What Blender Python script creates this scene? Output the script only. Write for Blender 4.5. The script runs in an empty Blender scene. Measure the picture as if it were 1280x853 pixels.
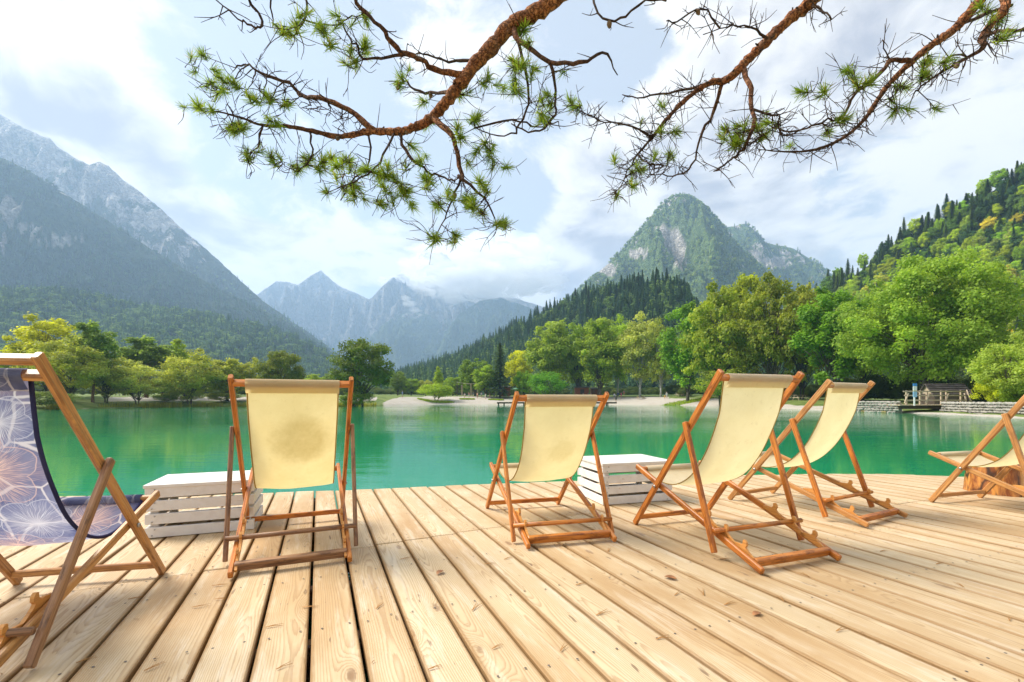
import bpy, bmesh, math, random
import numpy as np
from mathutils import Vector, Matrix, noise
R = math.radians
random.seed(7); rng = np.random.default_rng(7)
scn = bpy.context.scene
col = scn.collection

# ------------------------------------------------------------------ camera, sky, sun, exposure
F, HZ, EYE = 577.0, 499.6, 0.87          # focal length in photo pixels, horizon row, eye height above the deck
cd = bpy.data.cameras.new('camera'); cam = bpy.data.objects.new('camera', cd); col.objects.link(cam)
cam.location = (0, 0, EYE); cam.rotation_euler = (R(90), 0, 0)
cd.sensor_width = 36; cd.lens = F/1280*36; cd.shift_y = (HZ-426.5)/1280; cd.clip_end = 30000; cd.clip_start = .05
scn.camera = cam
SUN_AZ, SUN_EL = -74.0, 47.0             # degrees: left of the view direction, above the horizon
def P(px, py, Y): return Vector(((px-640)/F*Y, Y, EYE+(HZ-py)/F*Y))
def G(px, py, z=0.0):
    Y = F*(EYE-z)/(py-HZ); return Vector(((px-640)/F*Y, Y, z))
def PD(px, py): return P(px, py, 1.0)-Vector((0, 0, EYE))

world = bpy.data.worlds.new('World'); scn.world = world; world.use_nodes = True
class NT:
    def __init__(s, nt): s.nt = nt; nt.nodes.clear()
    def n(s, t, **k):
        nd = s.nt.nodes.new(t)
        for a, v in k.items():
            if a == 'inp':
                for i, val in v.items(): s.set(nd.inputs[i], val)
            else: setattr(nd, a, v)
        return nd
    def set(s, sock, val):
        if isinstance(val, bpy.types.NodeSocket): s.nt.links.new(val, sock)
        else: sock.default_value = val
    def m(s, op, a, b=None, c=None, clamp=False):
        nd = s.nt.nodes.new('ShaderNodeMath'); nd.operation = op; nd.use_clamp = clamp
        for i, v in enumerate((a, b, c)):
            if v is not None: s.set(nd.inputs[i], v)
        return nd.outputs[0]
    def vm(s, op, a, b=None):
        nd = s.nt.nodes.new('ShaderNodeVectorMath'); nd.operation = op
        s.set(nd.inputs[0], a)
        if b is not None: s.set(nd.inputs[1], b)
        return nd.outputs['Value'] if op in ('DOT_PRODUCT', 'LENGTH', 'DISTANCE') else nd.outputs[0]
    def mix(s, f, a, b, mode='MIX'):
        nd = s.nt.nodes.new('ShaderNodeMix'); nd.data_type = 'RGBA'; nd.blend_type = mode
        s.set(nd.inputs['Factor'], f)
        for nm, v in (('A', a), ('B', b)):
            sock = [i for i in nd.inputs if i.name == nm and i.type == 'RGBA'][0]
            s.set(sock, (*v, 1) if isinstance(v, tuple) and len(v) == 3 else v)
        return [o for o in nd.outputs if o.type == 'RGBA'][0]
    def ramp(s, f, stops, interp='LINEAR'):
        nd = s.nt.nodes.new('ShaderNodeValToRGB'); cr = nd.color_ramp; cr.interpolation = interp
        while len(cr.elements) > 1: cr.elements.remove(cr.elements[-1])
        for i, (p, c) in enumerate(stops):
            e = cr.elements[0] if i == 0 else cr.elements.new(p)
            e.position = p; e.color = (*c, 1) if len(c) == 3 else c
        s.set(nd.inputs[0], f); return nd.outputs[0]
    def smooth(s, x, lo, hi):
        nd = s.nt.nodes.new('ShaderNodeMapRange'); nd.interpolation_type = 'SMOOTHSTEP'
        s.set(nd.inputs['Value'], x); nd.inputs['From Min'].default_value = lo; nd.inputs['From Max'].default_value = hi
        return nd.outputs[0]
    def noise(s, vec, scale, detail=4, rough=.55, dist=0, out=0):
        nd = s.nt.nodes.new('ShaderNodeTexNoise'); s.set(nd.inputs['Vector'], vec)
        nd.inputs['Scale'].default_value = scale; nd.inputs['Detail'].default_value = detail
        nd.inputs['Roughness'].default_value = rough; nd.inputs['Distortion'].default_value = dist
        return nd.outputs[out]
    def scale(s, vec, xyz):
        nd = s.nt.nodes.new('ShaderNodeMapping'); s.set(nd.inputs['Vector'], vec); nd.inputs['Scale'].default_value = xyz
        return nd.outputs[0]

def build_sky():
    t = NT(world.node_tree)
    sky = t.n('ShaderNodeTexSky', sky_type='NISHITA', sun_disc=False, sun_elevation=R(SUN_EL), sun_rotation=R(SUN_AZ),
              altitude=800, air_density=1.0, dust_density=2.0, ozone_density=1.0)
    d = t.vm('NORMALIZE', t.n('ShaderNodeTexCoord').outputs['Generated'])
    sx = t.n('ShaderNodeSeparateXYZ', inp={0: d})
    zz = t.m('ADD', t.m('MAXIMUM', sx.outputs[2], 0.0), .32)
    cp = t.n('ShaderNodeCombineXYZ', inp={0: t.m('DIVIDE', sx.outputs[0], zz), 1: t.m('DIVIDE', sx.outputs[1], zz), 2: t.m('MULTIPLY', sx.outputs[2], 1.2)}).outputs[0]
    warp = t.noise(cp, 2.1, 3, .5, out=1)
    cpw = t.vm('ADD', cp, t.vm('MULTIPLY', t.vm('SUBTRACT', warp, (.5, .5, .5)), (.35, .35, .35)))
    n1 = t.noise(cpw, 1.9, 10, .58)
    n2 = t.noise(t.vm('ADD', cpw, (5.2, 1.3, 2.2)), 5.5, 9, .66)
    # open patches in the cloud cover, and thicker banks
    cov = None
    blobs = [(430, 240, .26, -.17), (420, 60, .22, -.10), (652, 245, .085, -.34), (600, 300, .10, -.12), (690, 60, .13, -.18), (775, 55, .085, -.22), (205, 60, .10, -.16),
             (90, 150, .22, .17), (330, 325, .13, .20), (700, 320, .18, .26), (560, 345, .10, .18), (1000, 170, .50, .17), (40, 40, .2, .12), (1040, 285, .10, -.12), (1180, 60, .15, .05)]
    for px, py, r, w in blobs:
        c = PD(px, py).normalized()
        q = t.m('MULTIPLY', t.m('SUBTRACT', t.vm('DOT_PRODUCT', d, tuple(c)), 1.0), 2.0/(r*r))     # -(angle/r)^2
        g = t.m('MULTIPLY', t.m('EXPONENT', q), w)
        cov = g if cov is None else t.m('ADD', cov, g)
    dens = t.m('ADD', t.m('ADD', n1, t.m('MULTIPLY', t.m('SUBTRACT', n2, .5), .46)), cov)
    mask = t.smooth(dens, .44, .565)
    # the side of each billow away from the sun is greyer
    sunv = (math.sin(R(SUN_AZ))*.16, math.cos(R(SUN_AZ))*.16, .05)
    n1s = t.noise(t.vm('ADD', cpw, sunv), 1.9, 6, .55)
    relief = t.m('ADD', t.m('SUBTRACT', n1s, n1), t.m('MULTIPLY', t.m('SUBTRACT', t.noise(t.vm('ADD', cpw, (5.2+sunv[0]*.4, 1.3+sunv[1]*.4, 2.2)), 5.5, 6, .6), n2), .35))
    thick = t.smooth(t.m('ADD', t.m('MULTIPLY', relief, 2.6), t.m('MULTIPLY', t.m('SUBTRACT', dens, .62), 1.35)), -.14, .40)
    blue = t.vm('MULTIPLY', sky.outputs[0], (.038, .045, .049))
    veil = t.mix(.50, blue, (.47, .455, .44))
    cloud = t.mix(thick, (.525, .485, .435), (.225, .205, .215))
    fin = t.mix(t.m('MULTIPLY', mask, .95), veil, cloud)
    bg = t.n('ShaderNodeBackground', inp={'Color': fin, 'Strength': 1.0})
    o = t.n('ShaderNodeOutputWorld', inp={'Surface': bg.outputs[0]})
build_sky()
sl = bpy.data.lights.new('sun', 'SUN'); sun = bpy.data.objects.new('sun', sl); col.objects.link(sun)
sl.energy = 3.4; sl.angle = R(26); sl.color = (1.0, .93, .82)
sd = Vector((math.sin(R(SUN_AZ))*math.cos(R(SUN_EL)), math.cos(R(SUN_AZ))*math.cos(R(SUN_EL)), math.sin(R(SUN_EL))))
sun.rotation_euler = sd.to_track_quat('Z', 'Y').to_euler()
sun.location = sd*60
vs = scn.view_settings; vs.view_transform = 'Standard'; vs.look = 'None'; vs.exposure = 1.33; vs.gamma = 1.0; vs.use_curve_mapping = False
cy = scn.cycles; cy.use_denoising = True; cy.max_bounces = 8; cy.diffuse_bounces = 3; cy.glossy_bounces = 3
cy.transmission_bounces = 4; cy.volume_bounces = 6; cy.transparent_max_bounces = 8; cy.caustics_reflective = False; cy.caustics_refractive = False
cy.sample_clamp_indirect = 6

# ------------------------------------------------------------------ helpers
def tag(o, label=None, cat=None, group=None, kind=None):
    if label: o['label'] = label
    if cat: o['category'] = cat
    if group: o['group'] = group
    if kind: o['kind'] = kind
    return o
def empty(name, loc=(0, 0, 0), rz=0.0):
    o = bpy.data.objects.new(name, None); col.objects.link(o); o.location = loc; o.rotation_euler = (0, 0, rz)
    o.empty_display_size = .2; return o
def link(name, me, parent=None, mat=None):
    o = bpy.data.objects.new(name, me); col.objects.link(o)
    if parent: o.parent = parent
    if mat is not None and not me.materials: me.materials.append(mat)
    return o
def copy_tree(o, parent=None):
    c = o.copy(); col.objects.link(c); c.parent = parent
    for ch in o.children: copy_tree(ch, c)
    return c
class MB:
    """collects shapes, builds ONE mesh; every vertex carries a (u,v) so that grain can follow the piece"""
    def __init__(s): s.v = []; s.f = []; s.uv = []; s.mi = []; s.sm = []
    def add(s, vs, fs, uvs=None, mi=0, smooth=False):
        b = len(s.v); s.v += [tuple(q) for q in vs]; s.uv += list(uvs) if uvs else [(q[0], q[1]) for q in vs]
        for f in fs: s.f.append(tuple(b+i for i in f)); s.mi.append(mi); s.sm.append(smooth)
        return s
    def box(s, c, size, rz=0, mi=0):
        hx, hy, hz = (k/2 for k in size); ca, sa = math.cos(rz), math.sin(rz)
        vs = []
        for z in (-hz, hz):
            for x, y in ((-hx, -hy), (hx, -hy), (hx, hy), (-hx, hy)):
                vs.append((c[0]+x*ca-y*sa, c[1]+x*sa+y*ca, c[2]+z))
        L = 0 if size[0] >= size[1] else 1
        uv = [((v[0], v[2]+v[1]) if L == 0 else (v[1], v[2]+v[0])) for v in vs]
        return s.add(vs, [(3, 2, 1, 0), (4, 5, 6, 7), (0, 1, 5, 4), (1, 2, 6, 5), (2, 3, 7, 6), (3, 0, 4, 7)], uv, mi)
    def beam(s, p0, p1, w, h, side=(1, 0, 0), ch=.12, mi=0, bow=0):
        """chamfered bar from p0 to p1, w along `side`, h across it"""
        p0, p1 = Vector(p0), Vector(p1); d = (p1-p0); L = d.length; d.normalize()
        sx = Vector(side); sx = (sx-d*sx.dot(d)).normalized(); sy = d.cross(sx)
        c = min(w, h)*ch; a, b = w/2, h/2
        pts = [(-a+c, -b), (a-c, -b), (a, -b+c), (a, b-c), (a-c, b), (-a+c, b), (-a, b-c), (-a, -b+c)]
        per = [0, w, w, w+h, w+h, 2*w+h, 2*w+h, 2*w+2*h]
        rows = [(0, c/2), (c, 0), (L/2, 0), (L-c, 0), (L, c/2)]
        vs, uv = [], []
        for t, ins in rows:
            k = 1-2*ins/min(w, h) if ins else 1
            for (x, y), q in zip(pts, per):
                vs.append(p0+d*t+sx*x*k+sy*y*k); uv.append((t, q))
        fs = []
        for r in range(len(rows)-1):
            for i in range(8): j = (i+1) % 8; fs.append((r*8+i, r*8+j, (r+1)*8+j, (r+1)*8+i))
        fs.append(tuple(range(7, -1, -1))); fs.append(tuple((len(rows)-1)*8+i for i in range(8)))
        return s.add(vs, fs, uv, mi)
    def tube(s, pts, rad, n=6, mi=0, cap=True, smooth=True):
        pts = [Vector(p) for p in pts]; m = len(pts)
        if not hasattr(rad, '__len__'): rad = [rad]*m
        vs, uv = [], []; L = 0; ref = None
        for i, p in enumerate(pts):
            d = (pts[min(i+1, m-1)]-pts[max(i-1, 0)])
            d = d.normalized() if d.length > 1e-9 else Vector((0, 0, 1))
            if ref is None:
                ref = d.orthogonal().normalized()
            ref = (ref-d*ref.dot(d)); ref = ref.normalized() if ref.length > 1e-6 else d.orthogonal().normalized()
            b = d.cross(ref)
            if i: L += (p-pts[i-1]).length
            for k in range(n):
                a = 2*math.pi*k/n
                vs.append(p+(ref*math.cos(a)+b*math.sin(a))*rad[i]); uv.append((L, k/n*2*math.pi*rad[i]))
        fs = []
        for i in range(m-1):
            for k in range(n): j = (k+1) % n; fs.append((i*n+k, i*n+j, (i+1)*n+j, (i+1)*n+k))
        if cap: fs.append(tuple(range(n-1, -1, -1))); fs.append(tuple((m-1)*n+k for k in range(n)))
        return s.add(vs, fs, uv, mi, smooth)
    def mesh(s, name, mats=()):
        me = bpy.data.meshes.new(name); me.from_pydata(s.v, [], s.f)
        l = me.uv_layers.new(name='UVMap')
        idx = np.empty(len(me.loops), int); me.loops.foreach_get('vertex_index', idx)
        l.data.foreach_set('uv', np.array(s.uv, np.float32)[idx].ravel())
        me.polygons.foreach_set('material_index', s.mi); me.polygons.foreach_set('use_smooth', s.sm)
        for m in (mats if isinstance(mats, (list, tuple)) else [mats]): me.materials.append(m)
        me.update(); return me
    def build(s, name, mat, parent=None): return link(name, s.mesh(name, mat), parent)
def np_mesh(name, V, Q, tint=None, mats=(), mi=None, smooth=False):
    """mesh from numpy vertices and equal-sized faces, with a per-vertex 'tint'"""
    me = bpy.data.meshes.new(name); V = np.asarray(V, np.float32); Q = np.asarray(Q, np.int32); k = Q.shape[1]
    me.vertices.add(len(V)); me.vertices.foreach_set('co', V.ravel())
    me.loops.add(Q.size); me.loops.foreach_set('vertex_index', Q.ravel())
    me.polygons.add(len(Q)); me.polygons.foreach_set('loop_start', np.arange(0, Q.size, k, dtype=np.int32))
    me.polygons.foreach_set('loop_total', np.full(len(Q), k, np.int32))
    for m in (mats if isinstance(mats, (list, tuple)) else [mats]): me.materials.append(m)
    if mi is not None: me.polygons.foreach_set('material_index', np.asarray(mi, np.int32))
    if smooth: me.polygons.foreach_set('use_smooth', np.ones(len(Q), bool))
    me.update(calc_edges=True); me.validate()
    if tint is not None:
        a = me.attributes.new('tint', 'FLOAT', 'POINT'); a.data.foreach_set('value', np.asarray(tint, np.float32))
    return me

# ------------------------------------------------------------------ materials
MATS = {}
def mat(name):
    m = bpy.data.materials.new(name); m.use_nodes = True; MATS[name] = m; return m, NT(m.node_tree)
def bsdf(t, color, rough=.6, bump=None, bstr=.3, bdist=.01, spec=.5, **kw):
    b = t.n('ShaderNodeBsdfPrincipled', inp={'Base Color': (*color, 1) if isinstance(color, tuple) and len(color) == 3 else color, 'Roughness': rough, 'Specular IOR Level': spec})
    for k, v in kw.items(): t.set(b.inputs[k], v)
    if bump is not None:
        bp = t.n('ShaderNodeBump', inp={'Height': bump, 'Strength': bstr, 'Distance': bdist}); t.nt.links.new(bp.outputs[0], b.inputs['Normal'])
    return b
def out(t, sh, vol=None):
    o = t.n('ShaderNodeOutputMaterial')
    if sh is not None: t.nt.links.new(sh.outputs[0], o.inputs['Surface'])
    if vol is not None: t.nt.links.new(vol.outputs[0], o.inputs['Volume'])
def plain(name, c, rough=.6, spec=.4, var=.15, sc=8):
    m, t = mat(name)
    tc = t.n('ShaderNodeTexCoord').outputs['Object']
    n = t.noise(tc, sc, 5, .6)
    cc = t.mix(t.smooth(n, .3, .7), tuple(x*(1-var) for x in c), tuple(min(1, x*(1+var)) for x in c))
    out(t, bsdf(t, cc, rough, n, .15, .01, spec)); return m

def deck_wood():
    m, t = mat('deck_pine')
    tc = t.n('ShaderNodeTexCoord').outputs['Object']; oi = t.n('ShaderNodeObjectInfo')
    rnd = oi.outputs['Random']
    off = t.n('ShaderNodeCombineXYZ', inp={0: t.m('MULTIPLY', rnd, 13.7), 1: t.m('MULTIPLY', rnd, 91.3), 2: t.m('MULTIPLY', rnd, 37.0)}).outputs[0]
    p = t.vm('ADD', tc, off)
    sp = t.n('ShaderNodeSeparateXYZ', inp={0: tc})
    # knots: sparse cells stretched along the board
    kv = t.scale(p, (7.5, 2.6, 1.0))
    vo = t.n('ShaderNodeTexVoronoi', inp={'Vector': kv, 'Scale': 1.0, 'Randomness': 1.0})
    kd = vo.outputs['Distance']; krand = t.n('ShaderNodeSeparateColor', inp={0: vo.outputs['Color']}).outputs[0]
    kon = t.m('GREATER_THAN', krand, .70)
    kfield = t.m('MULTIPLY', t.m('EXPONENT', t.m('MULTIPLY', t.m('MULTIPLY', kd, kd), -14.0)), kon)
    kcore = t.m('MULTIPLY', t.smooth(t.m('ADD', kd, t.m('MULTIPLY', t.noise(p, 60, 3), .12)), .20, .13), kon)
    # growth rings of a flat-sawn board
    low = t.noise(t.scale(p, (2.0, .55, 1.0)), 1.0, 2, .5)
    x0 = t.m('ADD', sp.outputs[0], t.m('MULTIPLY', t.m('SUBTRACT', rnd, .5), .16))
    depth = t.m('ADD', t.m('MULTIPLY', t.m('SUBTRACT', low, .5), .20), t.m('ADD', .05, t.m('MULTIPLY', kfield, .05)))
    r = t.m('SQRT', t.m('ADD', t.m('MULTIPLY', x0, x0), t.m('MULTIPLY', depth, depth)))
    fine = t.noise(t.scale(p, (90, 2.0, 90)), 1.0, 4, .6)
    ph = t.m('ADD', t.m('MULTIPLY', r, 150.0), t.m('MULTIPLY', fine, .9))
    ring = t.m('FRACT', ph)
    ringl = t.m('MULTIPLY', t.smooth(ring, .35, .92), t.smooth(ring, 1.0, .93))
    tone = t.noise(t.scale(p, (3, .7, 1)), 1.6, 5, .6)
    base = t.mix(rnd, (.43, .27, .125), (.59, .46, .285))
    base = t.mix(t.smooth(tone, .35, .72), base, (.61, .48, .305))
    base = t.mix(t.m('MULTIPLY', t.smooth(t.noise(p, 2.3, 4, .6), .56, .72), .55), base, (.48, .32, .165))
    c = t.mix(t.m('MULTIPLY', ringl, .50), base, (.31, .175, .08))
    c = t.mix(t.m('MULTIPLY', t.smooth(fine, .55, .8), .22), c, (.36, .24, .13))
    c = t.mix(t.m('MULTIPLY', kfield, .22), c, (.37, .21, .09))
    c = t.mix(t.m('MULTIPLY', kcore, .62), c, (.17, .085, .04))
    # small dark cracks and specks
    crack = t.smooth(t.noise(t.scale(p, (34, 5.5, 30)), 1.0, 2, .5), .705, .76)
    c = t.mix(t.m('MULTIPLY', crack, .75), c, (.17, .10, .055))
    grey = t.smooth(t.noise(t.scale(p, (5, 1.2, 1)), 2.2, 6, .65), .55, .8)
    c = t.mix(t.m('MULTIPLY', grey, .28), c, (.62, .56, .48))
    geo = t.n('ShaderNodeNewGeometry').outputs['Position']
    c = t.mix(t.m('MULTIPLY', t.smooth(t.noise(geo, 1.1, 6, .68), .50, .72), .38), c, (.40, .27, .14))
    c = t.mix(t.m('MULTIPLY', t.smooth(t.noise(t.scale(p, (16, 1.6, 1)), 1.0, 5, .7), .50, .70), .42), c, (.70, .62, .50))
    c = t.mix(t.m('MULTIPLY', t.smooth(t.noise(geo, 42, 3, .6), .70, .76), .6), c, (.20, .12, .06))
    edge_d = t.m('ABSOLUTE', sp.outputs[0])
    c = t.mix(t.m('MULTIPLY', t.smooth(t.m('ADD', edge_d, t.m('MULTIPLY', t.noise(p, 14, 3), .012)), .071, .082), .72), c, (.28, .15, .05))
    h = t.m('ADD', t.m('MULTIPLY', ringl, -.5), t.m('ADD', t.m('MULTIPLY', fine, .5), t.m('MULTIPLY', crack, -1.2)))
    out(t, bsdf(t, c, .62, h, .35, .003, .35)); return m
def chair_wood(name, a, b, dark, rough=.38, wear=.35):
    m, t = mat(name)
    uv = t.n('ShaderNodeTexCoord').outputs['UV']; rnd = t.n('ShaderNodeObjectInfo').outputs['Random']
    o = t.n('ShaderNodeCombineXYZ', inp={0: t.m('MULTIPLY', rnd, 17.0), 1: t.m('MULTIPLY', rnd, 5.0), 2: t.m('MULTIPLY', rnd, 9.0)}).outputs[0]
    p = t.vm('ADD', uv, o)
    g = t.noise(t.scale(p, (5, 130, 1)), 1.0, 5, .62, .3)
    g2 = t.noise(t.scale(p, (2.2, 28, 1)), 1.0, 4, .6, .4)
    c = t.mix(t.smooth(g2, .35, .7), a, b)
    c = t.mix(t.m('MULTIPLY', t.smooth(g, .46, .66), .75), c, dark)
    w = t.m('MULTIPLY', t.smooth(t.noise(t.scale(p, (6, 22, 1)), 1.2, 6, .7), .50, .62), wear*1.5)
    c = t.mix(w, c, dark)
    out(t, bsdf(t, c, rough, g, .12, .002, .5)); return m
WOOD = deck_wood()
TEAK = chair_wood('varnished_teak', (.50, .155, .022), (.66, .245, .042), (.16, .042, .008), .40, .5)
TEAK_PALE = chair_wood('sunbleached_teak', (.46, .20, .055), (.58, .30, .10), (.20, .085, .03), .42)
WALNUT = chair_wood('weathered_teak', (.27, .13, .06), (.38, .20, .095), (.10, .045, .022), .5, .5)
PLY = chair_wood('plywood_hook', (.62, .27, .06), (.70, .33, .09), (.42, .16, .035), .45, .15)
WHITEP = None
def white_paint():
    m, t = mat('white_painted_board')
    tc = t.n('ShaderNodeTexCoord').outputs['UV']; rnd = t.n('ShaderNodeObjectInfo').outputs['Random']
    p = t.vm('ADD', tc, t.n('ShaderNodeCombineXYZ', inp={0: t.m('MULTIPLY', rnd, 9.0), 1: t.m('MULTIPLY', rnd, 3.0)}).outputs[0])
    n = t.noise(t.scale(p, (4, 60, 1)), 1.0, 5, .65); n2 = t.noise(p, 14, 5, .65)
    c = t.mix(t.smooth(n2, .35, .75), (.74, .71, .68), (.66, .62, .58))
    c = t.mix(t.m('MULTIPLY', t.smooth(n, .62, .74), .55), c, (.42, .33, .25))
    c = t.mix(t.m('MULTIPLY', t.smooth(t.noise(p, 9, 3, .5), .68, .74), .7), c, (.45, .24, .17))
    out(t, bsdf(t, c, .55, n, .2, .002, .4)); return m
WHITEP = white_paint()
METAL = plain('galvanised_bolt', (.42, .40, .38), .35, .6); METAL.node_tree.nodes['Principled BSDF'].inputs['Metallic'].default_value = .8

def canvas_mat(name, a, b, stain=None, stain_c=(.30, .22, .08)):
    m, t = mat(name)
    uv = t.n('ShaderNodeTexCoord').outputs['UV']
    w1 = t.n('ShaderNodeTexWave', wave_type='BANDS', bands_direction='X', inp={'Vector': uv, 'Scale': 130.0, 'Distortion': .6}).outputs['Fac']
    w2 = t.n('ShaderNodeTexWave', wave_type='BANDS', bands_direction='Y', inp={'Vector': uv, 'Scale': 130.0, 'Distortion': .6}).outputs['Fac']
    weave = t.m('MULTIPLY', t.m('ADD', w1, w2), .5)
    n = t.noise(uv, 5, 6, .65); n2 = t.noise(uv, 24, 4, .6)
    c = t.mix(t.smooth(n, .3, .72), a, b)
    c = t.mix(t.m('MULTIPLY', t.smooth(n2, .56, .74), .16), c, stain_c)
    if stain:
        u0, v0, r, k = stain
        s = t.n('ShaderNodeSeparateXYZ', inp={0: uv})
        du = t.m('SUBTRACT', s.outputs[0], u0); dv = t.m('SUBTRACT', s.outputs[1], v0)
        dd = t.m('SQRT', t.m('ADD', t.m('MULTIPLY', du, du), t.m('MULTIPLY', dv, dv)))
        dd = t.m('ADD', dd, t.m('MULTIPLY', t.m('SUBTRACT', t.noise(uv, 7, 5, .7), .5), .16))
        f = t.m('MULTIPLY', t.smooth(dd, r*1.15, r*.45), t.m('ADD', k*.6, t.m('MULTIPLY', t.noise(uv, 26, 4, .7), k*.8)))
        c = t.mix(f, c, stain_c)
    d = bsdf(t, c, .85, weave, .2, .0012, .15)
    tr = t.n('ShaderNodeBsdfTranslucent', inp={'Color': t.mix(1.0, c, (1.0, .93, .68), 'MULTIPLY')})
    mx = t.n('ShaderNodeMixShader', inp={0: .52}); t.nt.links.new(d.outputs[0], mx.inputs[1]); t.nt.links.new(tr.outputs[0], mx.inputs[2])
    out(t, mx); return m
def floral_mat():
    m, t = mat('floral_canvas')
    uv = t.n('ShaderNodeTexCoord').outputs['UV']
    wv = t.vm('ADD', uv, t.vm('MULTIPLY', t.vm('SUBTRACT', t.noise(uv, 9, 3, .5, out=1), (.5, .5, .5)), (.035, .035, 0)))
    s = t.n('ShaderNodeSeparateXYZ', inp={0: wv})
    n = t.noise(uv, 7, 4, .6)
    base = t.mix(t.smooth(n, .3, .7), (.095, .115, .26), (.24, .265, .42))
    base = t.mix(t.m('MULTIPLY', t.smooth(t.noise(t.vm('ADD', uv, (3.1, 1.7, 0)), 4, 3), .5, .7), .6), base, (.42, .33, .38))
    # drifts of thin white vein lines
    vo = t.n('ShaderNodeTexVoronoi', feature='DISTANCE_TO_EDGE', inp={'Vector': wv, 'Scale': 7.5})
    c = t.mix(t.smooth(vo.outputs[0], .035, .012), base, (.62, .60, .66))
    r0 = random.Random(4)
    flowers = [(.33, .10, .11, 0), (.10, .17, .13, 1), (.36, .30, .10, 2), (.30, .48, .15, 1), (.07, .46, .12, 2), (.14, .66, .13, 0), (.37, .72, .12, 2), (.22, .88, .12, 1), (.40, .95, .1, 0), (.06, .95, .1, 2), (.24, .34, .08, 0), (.30, 1.15, .13, 1), (.10, 1.22, .11, 2)]
    for u0, v0, rad, kind in flowers:
        du = t.m('SUBTRACT', s.outputs[0], u0); dv = t.m('SUBTRACT', s.outputs[1], v0)
        rr = t.m('SQRT', t.m('ADD', t.m('MULTIPLY', du, du), t.m('MULTIPLY', dv, dv)))
        th = t.m('ARCTAN2', dv, du); ph = r0.uniform(0, 6)
        edge = t.m('MULTIPLY', t.m('ADD', .74, t.m('MULTIPLY', t.m('ABSOLUTE', t.m('COSINE', t.m('ADD', t.m('MULTIPLY', th, 2.5), ph))), .28)), rad)
        inside = t.smooth(t.m('SUBTRACT', rr, edge), .002, -.002)
        pet = t.mix(t.smooth(rr, 0, rad), (.55, .53, .62), (.20, .225, .40)) if kind != 1 else t.mix(t.smooth(rr, 0, rad), (.72, .50, .46), (.25, .27, .42))
        c = t.mix(t.m('MULTIPLY', inside, .45), c, pet)
        ln = t.smooth(t.m('ABSOLUTE', t.m('SUBTRACT', rr, edge)), .0030, .0010)
        fil = t.noise(t.n('ShaderNodeCombineXYZ', inp={0: t.m('MULTIPLY', th, 17.0), 1: t.m('MULTIPLY', rr, 6.0), 2: ph}).outputs[0], 2.2, 2, .5)
        rays = t.m('MULTIPLY', t.smooth(fil, .50, .60), t.m('MULTIPLY', t.smooth(rr, rad*1.25, rad*.25), 1.0))
        lc = (.80, .56, .50) if kind == 1 else (.66, .68, .78)
        c = t.mix(t.m('MAXIMUM', t.m('MULTIPLY', ln, .55), rays), c, lc)
        c = t.mix(t.m('MULTIPLY', t.smooth(rr, rad*.32, 0), .7), c, (.86, .60, .52) if kind == 1 else (.70, .70, .78))
    d = bsdf(t, c, .85, None, spec=.15)
    tr = t.n('ShaderNodeBsdfTranslucent', inp={'Color': c})
    mx = t.n('ShaderNodeMixShader', inp={0: .5}); t.nt.links.new(d.outputs[0], mx.inputs[1]); t.nt.links.new(tr.outputs[0], mx.inputs[2])
    out(t, mx); return m
NAVY = canvas_mat('navy_hem_cloth', (.055, .06, .16), (.09, .09, .22), None, (.2, .15, .25))

def leaf_mat():
    m, t = mat('leaf')
    oi = t.n('ShaderNodeObjectInfo'); at = t.n('ShaderNodeAttribute', attribute_name='tint').outputs['Fac']
    c = t.mix(1.0, oi.outputs['Color'], t.ramp(at, [(0, (1.35, 1.35, .85)), (.5, (2.5, 2.45, 1.4)), (1, (3.6, 3.4, 1.5))]), 'MULTIPLY')
    d = bsdf(t, c, .6, None, spec=.25)
    tr = t.n('ShaderNodeBsdfTranslucent', inp={'Color': t.mix(1.0, c, (1.25, 1.2, .7), 'MULTIPLY')})
    mx = t.n('ShaderNodeMixShader', inp={0: .48}); t.nt.links.new(d.outputs[0], mx.inputs[1]); t.nt.links.new(tr.outputs[0], mx.inputs[2])
    out(t, mx); return m
LEAF = leaf_mat()
def bark_mat(name, a, b, sc=6):
    m, t = mat(name)
    tc = t.n('ShaderNodeTexCoord').outputs['Object']
    n = t.noise(t.scale(tc, (1, 1, .35)), sc, 6, .65); v = t.n('ShaderNodeTexVoronoi', inp={'Vector': t.scale(tc, (1, 1, .4)), 'Scale': sc*2.2}).outputs['Distance']
    c = t.mix(t.smooth(n, .35, .65), a, b)
    c = t.mix(t.m('MULTIPLY', t.smooth(v, .35, .6), .5), c, tuple(k*.35 for k in a))
    out(t, bsdf(t, c, .85, t.m('ADD', n, v), .5, .02, .2)); return m
BARK = bark_mat('grey_bark', (.10, .08, .06), (.18, .15, .12))
BARK_RED = bark_mat('red_bark', (.20, .105, .06), (.30, .17, .10))
BARK_WHITE = bark_mat('birch_bark', (.42, .40, .36), (.60, .58, .54))
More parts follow.
